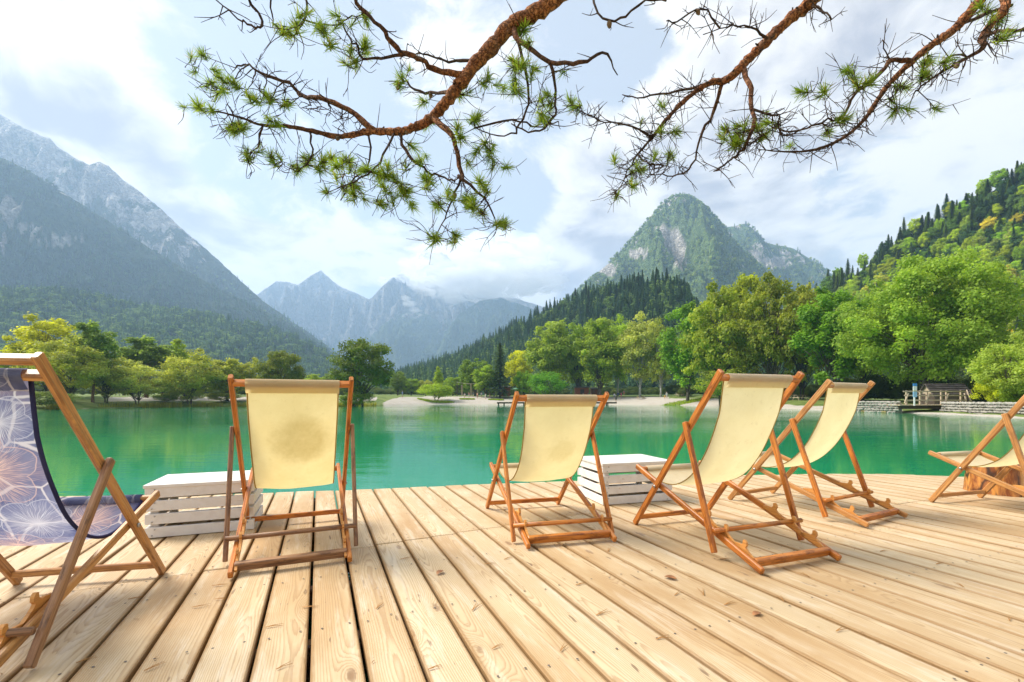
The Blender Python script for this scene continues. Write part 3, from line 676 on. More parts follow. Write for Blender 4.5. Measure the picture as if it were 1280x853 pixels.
    leafy = forest_leaf('hillside_broadleaf', (0.131, 0.263, 0.038), (0.455, 0.578, 0.088), .45); hcon = forest_leaf('hillside_conifers', (0.061, 0.140, 0.052), (0.149, 0.245, 0.070), .25); pale = forest_leaf('hillside_pale', (0.263, 0.333, 0.088), (0.525, 0.578, 0.158), .45)
    def Q_(nm, m_, share, hr, wr): q = PROTO[nm]; return (q[1], q[3], q[2], m_, share, hr, wr)
    planted_forest('hillside_crest_forest', scatter(rh, 620, 45, (.06, .75), (0, .30), None, 1.0), [Q_('spruce_c', hcon, .55, (8, 15), (.40, .55)), Q_('tall', leafy, .25, (8, 13), (.5, .7)), Q_('round', hcon, .2, (7, 11), (.6, .8))], 'dark mixed wood along the crest of the steep hillside', 46)
    planted_forest('hillside_forest', scatter(rh, 900, 47, (.02, .75), (.22, .97), None, 1.0), [Q_('round', leafy, .26, (6, 11), (.65, .9)), Q_('tall', leafy, .22, (8, 13), (.5, .7)), Q_('birch', pale, .17, (9, 15), (.45, .6)), Q_('spruce_c', hcon, .2, (9, 15), (.38, .5)), Q_('bush', leafy, .15, (3, 6), (.8, 1.1))], 'sunlit green undergrowth and young trees on the steep hillside', 48)
    return la, rb, rh

# ------------------------------------------------------------------ trees
def leaf_cloud(clumps, n, size, seed, droop=.0, flat=.0):
    """n leaf quads spread through clumps (cx,cy,cz,r): every quad a small folded-looking leaf spray"""
    r = np.random.default_rng(seed); C = np.array(clumps); w = C[:, 3]**2.2; idx = r.choice(len(C), n, p=w/w.sum())
    d = r.normal(size=(n, 3)); d /= np.linalg.norm(d, axis=1)[:, None]
    rad = C[idx, 3]*(.30+.70*r.random(n)**.55)*np.where(r.random(n) < .28, 1+.75*r.random(n), 1.0)
    p = C[idx, :3]+d*rad[:, None]*np.array([1, 1, .78])
    nrm = d*.7+r.normal(size=(n, 3))*.65+np.array([0, 0, .35+flat]); nrm /= np.linalg.norm(nrm, axis=1)[:, None]
    a = r.normal(size=(n, 3)); a[:, 2] -= droop; a -= nrm*(a*nrm).sum(1)[:, None]; a /= np.linalg.norm(a, axis=1)[:, None]+1e-9
    b = np.cross(nrm, a); s = size*r.uniform(.6, 1.35, n)
    L = a*s[:, None]; W = b*(s*.42)[:, None]
    V = np.stack([p-L*.5, p+W, p+L*.6, p-W], 1).reshape(-1, 3)
    Q = np.arange(n*4).reshape(-1, 4)
    ct = r.normal(.5, .17, len(C)); t = np.clip(ct[idx]+r.normal(0, .12, n), 0, 1)
    return V, Q, np.repeat(t, 4)
def limbs(mb, base, clumps, r0, seed, frac=.5, n_stem=1, h_fork=.25, spread=.3):
    rr = random.Random(seed); cs = [Vector(c[:3]) for c in clumps]
    H = max(c.z for c in cs); stems = []
    for k in range(n_stem):
        a = rr.uniform(0, 6.28); off = Vector((math.cos(a), math.sin(a), 0))*(spread*.35 if n_stem > 1 else 0)
        top = Vector((math.cos(a)*spread*(1 if n_stem > 1 else .25), math.sin(a)*spread*(1 if n_stem > 1 else .25), H*.86))
        pts = [base+off*.4, base+off*.6+Vector((0, 0, H*.12)), base+off+(top-off)*.35+Vector((rr.uniform(-.2, .2), rr.uniform(-.2, .2), 0)), base+(top)*.66+Vector((rr.uniform(-.25, .25), rr.uniform(-.25, .25), 0)), base+top]
        q = 1/math.sqrt(n_stem)
        mb.tube(pts, [r0*1.35*q, r0*q, r0*.72*q, r0*.42*q, r0*.08*q], 7); stems.append(pts)
    for c in rr.sample(cs, int(len(cs)*frac)):
        st = rr.choice(stems); t = min(.85, max(h_fork, (c.z/H)*.72)); i = min(3, int(t*4)); f = t*4-i
        s0 = st[i].lerp(st[i+1], f); mid = s0.lerp(c, .5)+Vector((0, 0, (c-s0).length*.10))
        rb = r0*.34*(1-t*.6); mb.tube([s0, mid, c], [rb, rb*.6, rb*.15], 5)
def crown_clumps(n, rx, rz, zc, seed, shape='round', rc=(.20, .34), hollow=.35):
    r = random.Random(seed); C = []
    while len(C) < n:
        v = Vector((r.gauss(0, 1), r.gauss(0, 1), r.gauss(0, 1))).normalized()*(hollow+(1-hollow)*r.random()**.5)
        if shape == 'tall': v.x *= .75+.25*(1-abs(v.z)); v.y *= .75+.25*(1-abs(v.z))
        if shape == 'cone': k = .25+.75*(1-(v.z+1)/2); v.x *= k; v.y *= k
        if shape == 'dome' and v.z < 0: v.z *= .75; v.x *= 1.08; v.y *= 1.08
        if shape == 'umbrella': v.z *= .7
        q = r.uniform(*rc)*(1.0-.25*abs(v.z)); k = 1-q*.55
        lump = 1+.16*noise.noise(Vector(v)*2.1+Vector((seed*1.7, 0, 0)))
        C.append((v.x*rx*k*lump, v.y*rx*k*lump, zc+v.z*rz*k*lump, q*rx))
    return C
PROTO = {}
def make_proto(key, seed, n_clump, n_leaf, leaf, rx, rz, zc, shape='round', bark=None, r0=.2, n_stem=1, rc=(.20, .34), frac=.5, droop=0, flat=0, hollow=.35, spread=.3, h_fork=.25):
    C = crown_clumps(n_clump, rx, rz, zc, seed, shape, rc, hollow)
    V, Q, T = leaf_cloud(C, n_leaf, leaf, seed, droop, flat)
    V[:, 2] = np.maximum(V[:, 2], .05)
    cr = np_mesh('crown_'+key, V, Q, T, LEAF)
    mb = MB(); limbs(mb, Vector((0, 0, -.25)), C, r0, seed, frac, n_stem, h_fork, spread); tr = mb.mesh('trunk_'+key, bark or BARK)
    PROTO[key] = (tr, cr, 2*rx, zc+rz)
def build_protos():
    # nominal trees ten metres high
    make_proto('round', 11, 95, 15000, .24, 3.7, 4.2, 5.8, 'round', r0=.20, rc=(.11, .28))
    make_proto('round_b', 12, 110, 15000, .23, 4.1, 3.9, 6.0, 'round', r0=.19, n_stem=2, rc=(.10, .27), spread=1.0)
    make_proto('birch', 13, 95, 13000, .21, 2.7, 4.5, 5.5, 'tall', BARK_WHITE, .13, rc=(.16, .30), frac=.6, droop=.8)
    make_proto('tall', 14, 105, 15000, .23, 2.9, 4.6, 5.4, 'tall', r0=.17, rc=(.16, .30), frac=.6)
    make_proto('shore_willow', 15, 105, 15000, .22, 4.0, 4.6, 5.1, 'dome', r0=.13, n_stem=4, rc=(.10, .26), spread=1.6, droop=.9)
    make_proto('airy', 16, 100, 15000, .23, 3.8, 4.4, 5.5, 'round', r0=.15, n_stem=2, rc=(.10, .22), frac=.9, hollow=.25, spread=1.1)
    make_proto('layered', 17, 64, 13000, .25, 3.4, 4.5, 5.6, 'tall', r0=.18, rc=(.18, .28), flat=1.2, n_stem=2, spread=.9, frac=.7)
    make_proto('cone', 18, 40, 7000, .22, 2.2, 4.6, 5.3, 'cone', r0=.12, rc=(.22, .36), frac=.3)
    make_proto('bush', 19, 46, 9000, .26, 4.6, 4.6, 5.0, 'dome', r0=.10, n_stem=5, rc=(.22, .34), spread=2.0, hollow=.5)
    make_proto('great_willow', 20, 240, 85000, .150, 4.9, 4.8, 5.2, 'dome', r0=.20, n_stem=3, rc=(.11, .20), spread=1.1, frac=.22, h_fork=.4, droop=.4, hollow=.3)
    make_proto('scots_pine', 21, 46, 9000, .24, 2.2, 3.3, 6.6, 'tall', BARK_RED, .13, rc=(.20, .36), frac=.9, h_fork=.5, hollow=.2)
    for key, sd_, wd in (('spruce', 31, 1.9), ('spruce_b', 32, 1.55), ('spruce_c', 33, 2.3)):
        r = np.random.default_rng(sd_); V, T = [], []
        z = .7
        while z < 9.9:
            rad = wd*(1-z/10)**.85*r.uniform(.85, 1.1)+.05; nb = int(6+7*(1-z/10)); a0 = r.uniform(0, 6.28)
            for k in range(nb):
                a = a0+2*math.pi*k/nb+r.normal()*.15; L = rad*r.uniform(.75, 1.12); ns = max(3, int(L*7)); tt = float(np.clip(r.normal(.45, .2), 0, 1))
                dx, dy = math.cos(a), math.sin(a)
                for q in range(ns):
                    f = (q+.6)/ns; c = np.array([dx*L*f, dy*L*f, z-.38*L*f*f+.10*f*L])
                    s = .30*(1.15-.55*f)*r.uniform(.7, 1.2); side = np.array([-dy, dx, 0])*s*r.uniform(.6, 1.0); along = np.array([dx, dy, -.35])*s*.75; up = np.array([0, 0, -.16*s])
                    V += [c-along*.6, c+side+up, c+along, c-side+up]; T += [tt+r.normal()*.08]*4
            z += .30*(1.05-.05*z)
        V = np.array(V); cr = np_mesh('crown_'+key, V, np.arange(len(V)).reshape(-1, 4), np.clip(T, 0, 1), LEAF)
        mb = MB().tube([(0, 0, -.3), (0, 0, 3), (0, 0, 7), (0, 0, 9.95)], [.17, .13, .06, .01], 7)
        PROTO[key] = (mb.mesh('trunk_'+key, BARK), cr, 2*wd, 10.0)
def tree(name, proto, px, Y, top, w, color, label, cat='tree', group=None, rz=None, base=None, sink=.1, single=False):
    """stands on the ground where column px meets depth Y; height from the row its top reaches, width w in photo pixels"""
    x = (px-640)/F*Y
    z = ground_z(x, Y)[0] if base is None else base
    tr, cr, W0, H0 = PROTO[proto]
    H = EYE+(HZ-top)/F*Y-z; W = w/F*Y
    o = empty(name, (x, Y, z-sink), random.uniform(0, 6.28) if rz is None else rz)
    o.scale = (W/W0, W/W0, (H+sink)/H0)
    a = link('trunk', tr, o); b = link('crown', cr, o); b.color = (*color, 1)
    return tag(o, label, cat, group)

OLIVE, MIDG, DARKG, LIME, YEL, GREYG, FRESH, WILLOW = (.165, .185, .060), (.115, .170, .036), (.036, .062, .022), (.135, .185, .028), (.235, .255, .022), (.185, .210, .092), (.135, .200, .034), (.150, .195, .060)
PINE_G, SPRUCE_G = (.095, .140, .052), (.030, .052, .022)
def build_shore_trees():
    T = tree
    T('broadleaf_tree', 'airy', 62, 76, 393, 100, (.21, .225, .03), 'tall yellow-green tree with open crown behind the blue floral deck chair')
    T('broadleaf_tree', 'shore_willow', 84, 66, 418, 86, OLIVE, 'dull olive tree just below the yellow-green crown on the willow shore')
    T('scots_pine', 'scots_pine', 116, 70, 399, 52, PINE_G, 'tall pine with bare reddish trunk on the willow shore', 'pine')
    T('broadleaf_tree', 'airy', 133, 72, 436, 52, OLIVE, 'small olive tree with thin dark trunks right beside the bare-trunked pine')
    T('scots_pine', 'scots_pine', 183, 84, 419, 66, PINE_G, 'flat-topped dark pine rising behind the round grey-green willow', 'pine')
    T('willow_tree', 'shore_willow', 173, 75, 449, 70, GREYG, 'round grey-green willow hanging down to the shore path')
    T('broadleaf_tree', 'cone', 222, 90, 416, 36, LIME, 'narrow bright lime-green tree poking above the olive willows')
    T('willow_tree', 'shore_willow', 238, 81, 434, 76, OLIVE, 'broad olive willow in front of the narrow lime-green tree')
    T('willow_tree', 'round', 284, 88, 445, 58, OLIVE, 'rounded olive willow left of the cream stained deck chair')
    T('willow_tree', 'shore_willow', 319, 90, 447, 44, OLIVE, 'small olive willow seen just above the stained canvas')
    T('willow_tree', 'round_b', 353, 90, 436, 56, (.078, .098, .030), 'round-headed olive willow above the right half of the stained canvas')
    T('broadleaf_tree', 'round', 10, 74, 440, 70, MIDG, 'green tree at the end of the willow shore beside the floral chair')
    T('bush', 'bush', 60, 57, 487, 62, (.06, .085, .025), 'low dark bush at the water edge under the yellow-green tree', 'bush')
    T('bush', 'bush', 232, 82, 484, 48, GREYG, 'low grey-green bush on the bank under the broad olive willow', 'bush')
    T('bush', 'bush', 280, 86, 489, 40, OLIVE, 'low olive bush on the bank under the rounded willow', 'bush')
    T('bush', 'bush', 206, 80, 492, 30, MIDG, 'small green bush on the gravel bank between two willows', 'bush')
    T('broadleaf_tree', 'round', 393, 130, 466, 28, LIME, 'small lime-green tree far behind the stained deck chair')
    T('broadleaf_tree', 'round_b', 372, 140, 470, 30, MIDG, 'small mid-green tree next to the lime-green one behind the stained chair')
    T('broadleaf_tree', 'birch', 413, 140, 462, 24, (.10, .145, .06), 'slim pale green tree behind the dark spit tree')
    T('spit_tree', 'round_b', 455, 86, 421, 80, (.058, .085, .026), 'large dark round tree alone on the grassy spit', rz=1.0)
    T('bush', 'bush', 447, 84, 487, 46, (.07, .11, .022), 'leafy undergrowth around the foot of the dark spit tree', 'bush')
    for px, top, w, c, l in ((497, 462, 26, (.085, .125, .045), 'small rounded tree behind the beach next to the dark spit tree'), (514, 472, 26, MIDG, 'low green tree at the back of the gravel beach'), (532, 474, 22, OLIVE, 'low olive tree at the back of the gravel beach'), (566, 470, 26, MIDG, 'low green tree behind the pointed beach shrub'), (582, 467, 26, FRESH, 'fresh green low tree left of the white awning')):
        T('broadleaf_tree', 'round', px, 165, top, w, c, l)
    T('broadleaf_tree', 'cone', 548, 128, 454, 17, LIME, 'narrow pointed lime-green tree on the gravel beach')
    T('bush', 'bush', 545, 124, 477, 46, (.13, .185, .03), 'wide spreading lime-green bush on its own grass patch on the beach', 'bush')
    T('broadleaf_tree', 'round', 594, 150, 446, 46, (.075, .12, .03), 'round green tree behind the white awning')
    T('broadleaf_tree', 'layered', 608, 138, 454, 42, FRESH, 'bright green tree shading the beach bar')
    T('spruce_tree', 'spruce_c', 625, 136, 427, 44, SPRUCE_G, 'single dark spruce beside the beach bar', 'spruce')
    T('broadleaf_tree', 'tall', 648, 150, 433, 36, YEL, 'vivid yellow tree just right of the single dark spruce')
    T('broadleaf_tree', 'round', 655, 135, 462, 28, (.10, .175, .02), 'small bright green tree below the vivid yellow tree')
    T('round_bush', 'bush', 682, 126, 460, 48, (.062, .145, .022), 'large dense ball-shaped green bush on the beach', 'bush')
    T('broadleaf_tree', 'tall', 690, 138, 393, 66, (.12, .165, .042), 'tall light green tree behind the ball-shaped bush')
    T('broadleaf_tree', 'round', 722, 140, 398, 58, MIDG, 'tall green tree above the red wooden hut')
    T('birch_tree', 'tall', 750, 130, 391, 66, (.115, .16, .035), 'tall yellowish green tree above the bathers', 'tree')
    T('birch_tree', 'birch', 772, 136, 388, 44, FRESH, 'slim tall fresh green tree between two broad crowns behind the bathers', 'tree')
    T('birch_tree', 'birch', 800, 124, 384, 58, GREYG, 'grey-green birch with pale trunk beside the picnic table', 'birch')
    T('birch_tree', 'birch', 826, 118, 392, 44, (.115, .14, .05), 'pale drooping birch at the end of the gravel beach', 'birch')
    T('broadleaf_tree', 'layered', 858, 100, 374, 76, (.088, .165, .025), 'bright green tree sweeping low over the grass strip')
    T('broadleaf_tree', 'airy', 903, 84, 350, 100, (.125, .155, .030), 'large olive-yellow tree behind the upright cream deck chair', rz=.4)
    T('broadleaf_tree', 'tall', 928, 92, 333, 66, (.15, .18, .03), 'tall thin-topped yellow-green tree rising above its neighbours')
    T('broadleaf_tree', 'airy', 968, 76, 338, 92, (.105, .125, .028), 'open-crowned olive tree with a visible straight trunk')
    T('broadleaf_tree', 'airy', 1003, 78, 352, 66, OLIVE, 'thin dark olive tree between the open-crowned tree and the layered green one')
    T('broadleaf_tree', 'layered', 1040, 66, 350, 92, (.080, .155, .025), 'deep green tree with layered sprays beside the great willow')
    T('broadleaf_tree', 'round', 1078, 72, 362, 70, (.105, .17, .03), 'green tree half hidden behind the great willow')
    T('bush', 'bush', 915, 80, 455, 90, (.10, .125, .03), 'olive thicket under the trees behind the upright cream deck chair', 'bush')
    T('great_willow', 'great_willow', 1158, 54, 318, 188, (.120, .180, .042), 'huge dome-shaped willow standing over the wooden footbridge', 'willow')
    T('willow_tree', 'shore_willow', 1272, 39, 412, 84, WILLOW, 'pale green willow on the stone-walled bank right of the great one', 'willow')
    T('bush', 'bush', 1240, 40, 470, 40, (.24, .27, .03), 'yellow-leaved bush behind the stacked poles', 'bush')
    T('bush', 'bush', 1280, 38, 472, 50, MIDG, 'mid-green bush at the foot of the pale willow', 'bush')
def build_understorey():
    leafy = forest_leaf('shrub_leaves', (.075, .115, .03), (.19, .24, .055), .45); r = random.Random(61)
    def strip(name, n, pr, yr, label, hr):
        pts = []
        for _ in range(n):
            px = r.uniform(*pr); f = r.random(); Y = float(np.interp(px, *yr[0]))+(yr[1])*f; x = (px-640)/F*Y; pts.append((x, Y, ground_z(x, Y)[0]-.2))
        q = PROTO['bush']; planted_forest(name, pts, [(q[1], q[3], q[2], leafy, 1, hr, (.8, 1.4))], label, n)
    strip('bank_undergrowth', 230, (1040, 1345), (([1040, 1120, 1200, 1345], [70, 60, 55, 44]), 30), 'shrubby undergrowth under the great willow along the foot of the hillside', (1.8, 4.5))
    strip('wood_edge_undergrowth', 150, (840, 1045), (([840, 1045], [112, 82]), 26), 'shrubs under the trees behind the upright cream chair', (1.5, 3.6))
    strip('beach_edge_undergrowth', 190, (470, 845), (([470, 845], [178, 150]), 35), 'shrubs along the back of the gravel beach', (1.8, 4.2))
    strip('willow_shore_undergrowth', 150, (-40, 440), (([-40, 440], [92, 118]), 40), 'shrubs behind the path of the willow shore', (1.5, 3.8))
def build_hill_trees(rb, rh):
    r = random.Random(99)
    kinds = [('spruce', .34), ('spruce_b', .28), ('tall', .55), ('round', .75), ('birch', .5), ('scots_pine', .45)]
    groups = 'trees on the steep hillside'
    lab = {'spruce': 'dark spruce on the steep hillside beyond the willow', 'spruce_b': 'dark spruce on the steep hillside beyond the willow', 'tall': 'sunlit broadleaf tree on the steep hillside beyond the willow',
           'round': 'sunlit broadleaf tree on the steep hillside beyond the willow', 'birch': 'pale feathery tree on the steep hillside beyond the willow', 'scots_pine': 'bare-trunked pine on the steep hillside beyond the willow'}
    n = 0; tries = 0; placed = []
    while n < 235 and tries < 6000:
        tries += 1
        u = r.uniform(.10, .66); v = r.random()**1.0*.97
        x, y, z = rh.pt(u, v); px = 640+F*x/y
        if px > 1330: continue
        if any((x-a)**2+(y-b)**2 < 26 for a, b in placed): continue
        placed.append((x, y))
        if v < .16: k = r.choice(['spruce', 'spruce_c', 'spruce_b', 'tall', 'spruce_c', 'round', 'tall'])
        elif v < .55: k = r.choice(['round', 'tall', 'tall', 'birch', 'round', 'round', 'birch'])
        else: k = r.choice(['birch', 'scots_pine', 'spruce', 'tall', 'scots_pine', 'birch', 'spruce_b'])
        tr, cr, W0, H0 = PROTO[k]
        con = k.startswith('spruce')
        H = r.uniform(10, 17) if con else r.uniform(9, 14)
        W = H*(r.uniform(.36, .5) if con else r.uniform(.5, .7))
        if k == 'scots_pine': H = r.uniform(15, 21); W = H*.32
        o = empty({'spruce': 'spruce_tree', 'spruce_b': 'spruce_tree', 'spruce_c': 'spruce_tree', 'scots_pine': 'scots_pine'}.get(k, 'broadleaf_tree'), (x, y, z-.4), r.uniform(0, 6.28))
        o.scale = (W/W0, W/W0, H/H0)
        link('trunk', tr, o); b = link('crown', cr, o)
        q = r.uniform(.8, 1.2)
        c = {'spruce': (.050, .086, .028), 'spruce_b': (.058, .096, .028), 'spruce_c': (.046, .080, .030), 'tall': (.165, .23, .028), 'round': (.145, .22, .026), 'birch': (.23, .24, .055), 'scots_pine': (.075, .11, .03)}[k]
        b.color = (c[0]*q*r.uniform(.85, 1.25), c[1]*q, c[2]*q, 1)
        zone = 'along the crest of' if v < .22 else 'halfway up' if v < .55 else 'at the foot of'
        tag(o, lab.get(k, lab['spruce']).replace('on the steep', zone+' the steep'), 'tree', groups+' '+zone+(' (conifers)' if con else ' (broadleaf)' if k in ('tall', 'round') else ' (pale)' if k == 'birch' else ' (pines)'))
        n += 1
    # spruces standing out along the skyline and face of the conifer ridge
    for i in range(150):
        u = r.uniform(.08, .86); v = 0 if i < 60 else r.random()*.8
        x, y, z = rb.pt(u, v); k = r.choice(['spruce', 'spruce_b', 'spruce_b'])
        tr, cr, W0, H0 = PROTO[k]; H = r.uniform(7, 14); W = H*r.uniform(.36, .52)
        o = empty('spruce_tree', (x, y, z-.6), r.uniform(0, 6.28)); o.scale = (W/W0, W/W0, H/H0)
        link('trunk', tr, o); b = link('crown', cr, o); q = r.uniform(.7, 1.3); b.color = (.032*q, .066*q, .032*q, 1)
        z_ = 'on the skyline of' if i < 60 else 'on the face of'
        tag(o, 'dark spruce standing out '+z_+' the conifer ridge behind the beach', 'spruce', 'spruces '+z_+' the conifer ridge')

# ------------------------------------------------------------------ deck
DA = math.atan2(242, F)                                   # boards run this far left of the view direction
BD = Vector((-math.sin(DA), math.cos(DA), 0)); BT = Vector((math.cos(DA), math.sin(DA), 0))
EDGE = [(-9.0, 3.95), (-6.5, 4.0), (-4.59, 4.11), (-3.4, 4.20), (-2.36, 4.30), (-1.354, 4.48), (-.33, 4.74), (.944, 5.0), (1.9, 5.20), (2.83, 5.33), (3.5, 5.40), (4.2, 5.40), (4.9, 5.28), (5.6, 5.06), (6.6, 4.5), (7.6, 3.6), (8.6, 2.2), (9.4, .4)]
def edge_y(x): return float(np.interp(x, [e[0] for e in EDGE], [e[1] for e in EDGE]))
def edge_s(t):
    s = 5.0                                               # follow the board line t until it leaves the curved edge
    for _ in range(60):
        p = BD*s+BT*t
        s += (edge_y(p.x)-p.y)*.6
        if abs(s) > 30: break
    return s
def joint_s(t):
    if t < 2.16: return 2.825+.11*t
    if t < 2.50: return 1.785
    if t > 3.75: return 2.30
    return None
def plank(parent, t0, t1, s0a, s0b, s1a, s1b):
    """one board: left edge t0, right edge t1; near ends s0, far ends s1 on either edge"""
    L0 = s0a; o_s = (s0a+s1a)/2; o_t = (t0+t1)/2; dz = random.uniform(-.0025, .002); h = .038; c = .004
    loc = BD*o_s+BT*o_t
    def w(t, s, z): return (t-o_t, s-o_s, z)
    top = [w(t0+c, s0a+c, 0), w(t1-c, s0b+c, 0), w(t1-c, s1b-c, 0), w(t0+c, s1a-c, 0)]
    sh = [w(t0, s0a, -c), w(t1, s0b, -c), w(t1, s1b, -c), w(t0, s1a, -c)]
    bt = [w(t0, s0a, -h), w(t1, s0b, -h), w(t1, s1b, -h), w(t0, s1a, -h)]
    fs = [(0, 1, 2, 3)]+[(i, 4+i, 4+(i+1) % 4, (i+1) % 4) for i in range(4)]+[(4+i, 8+i, 8+(i+1) % 4, 4+(i+1) % 4) for i in range(4)]+[(11, 10, 9, 8)]
    fs = [f if i == 0 else tuple(reversed(f)) for i, f in enumerate(fs)]
    mb = MB(); mb.add(top+sh+bt, [(0, 1, 2, 3)]+[(4+i, 4+(i+1) % 4, (i+1) % 4, i) for i in range(4)]+[(8+i, 8+(i+1) % 4, 4+(i+1) % 4, 4+i) for i in range(4)]+[(11, 10, 9, 8)])
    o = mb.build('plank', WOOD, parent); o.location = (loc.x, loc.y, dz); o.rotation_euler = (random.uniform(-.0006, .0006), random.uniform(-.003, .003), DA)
    return o
def build_deck():
    # supporting frame: joists across the boards, piles, a rim
    mb = MB()
    for s in np.arange(-1.4, 6.0, .55):
        a, b = BD*s+BT*-7.5, BD*s+BT*9.0
        pts = [BD*s+BT*t for t in np.arange(-7.5, 9.0, .25)]
        pts = [p for p in pts if p.y < edge_y(p.x)-.10]
        if len(pts) > 1: mb.beam(pts[0]+Vector((0, 0, -.115)), pts[-1]+Vector((0, 0, -.115)), .06, .14, (0, 1, 0))
    for (x, y) in [(-4, 3.9), (-1.8, 4.2), (.2, 4.6), (2.3, 5.0), (4.3, 5.1), (6.2, 4.4)]:
        mb.tube([(x, y, -2.2), (x, y, -.05)], .09, 10)
    deck = mb.build('deck', WALNUT); tag(deck, kind='structure')
    W, gap = .1722, .0120; t0 = -.030; nails = MB()
    def nail(t, s):
        p = BD*s+BT*t; r = .0048; b = []
        nails.add([(p.x+r*math.cos(a), p.y+r*math.sin(a), .0022) for a in np.arange(0, 6.28, 1.047)]+[(p.x, p.y, .003)], [(i, (i+1) % 6, 6) for i in range(6)])
    for k in range(-42, 56):
        a, b = t0+k*W+gap/2, t0+(k+1)*W-gap/2
        a += random.uniform(-.0015, .0015); b += random.uniform(-.0015, .0015)
        mid = (a+b)/2
        ea, eb = edge_s(a), edge_s(b)
        near = -1.5
        if ea < near+.3 or ea > 9: continue
        j = joint_s(mid)
        jit = random.uniform(-.012, .012)
        if j is not None and j < min(ea, eb)-.35:
            plank(deck, a, b, near, near, j-.003+jit*.2, j-.003+jit*.2); plank(deck, a+random.uniform(-.001, .001), b, j+.003+jit*.2, j+.003+jit*.2, ea+jit, eb+jit)
            for s in (j-.03, j+.035):
                for t in (a+.03, b-.03): nail(t+random.uniform(-.006, .006), s+random.uniform(-.008, .008))
        else: plank(deck, a, b, near, near, ea+jit, eb+jit)
        for s in np.arange(-.85, min(ea, eb)-.15, .55):
            for t in (a+.032, b-.032):
                if j is None or abs(s-j) > .1: nail(t+random.uniform(-.008, .008), s+random.uniform(-.012, .012))
    n = nails.build('nail_heads', plain('dark_nail', (.10, .085, .075), .5), deck); n['kind'] = 'stuff'

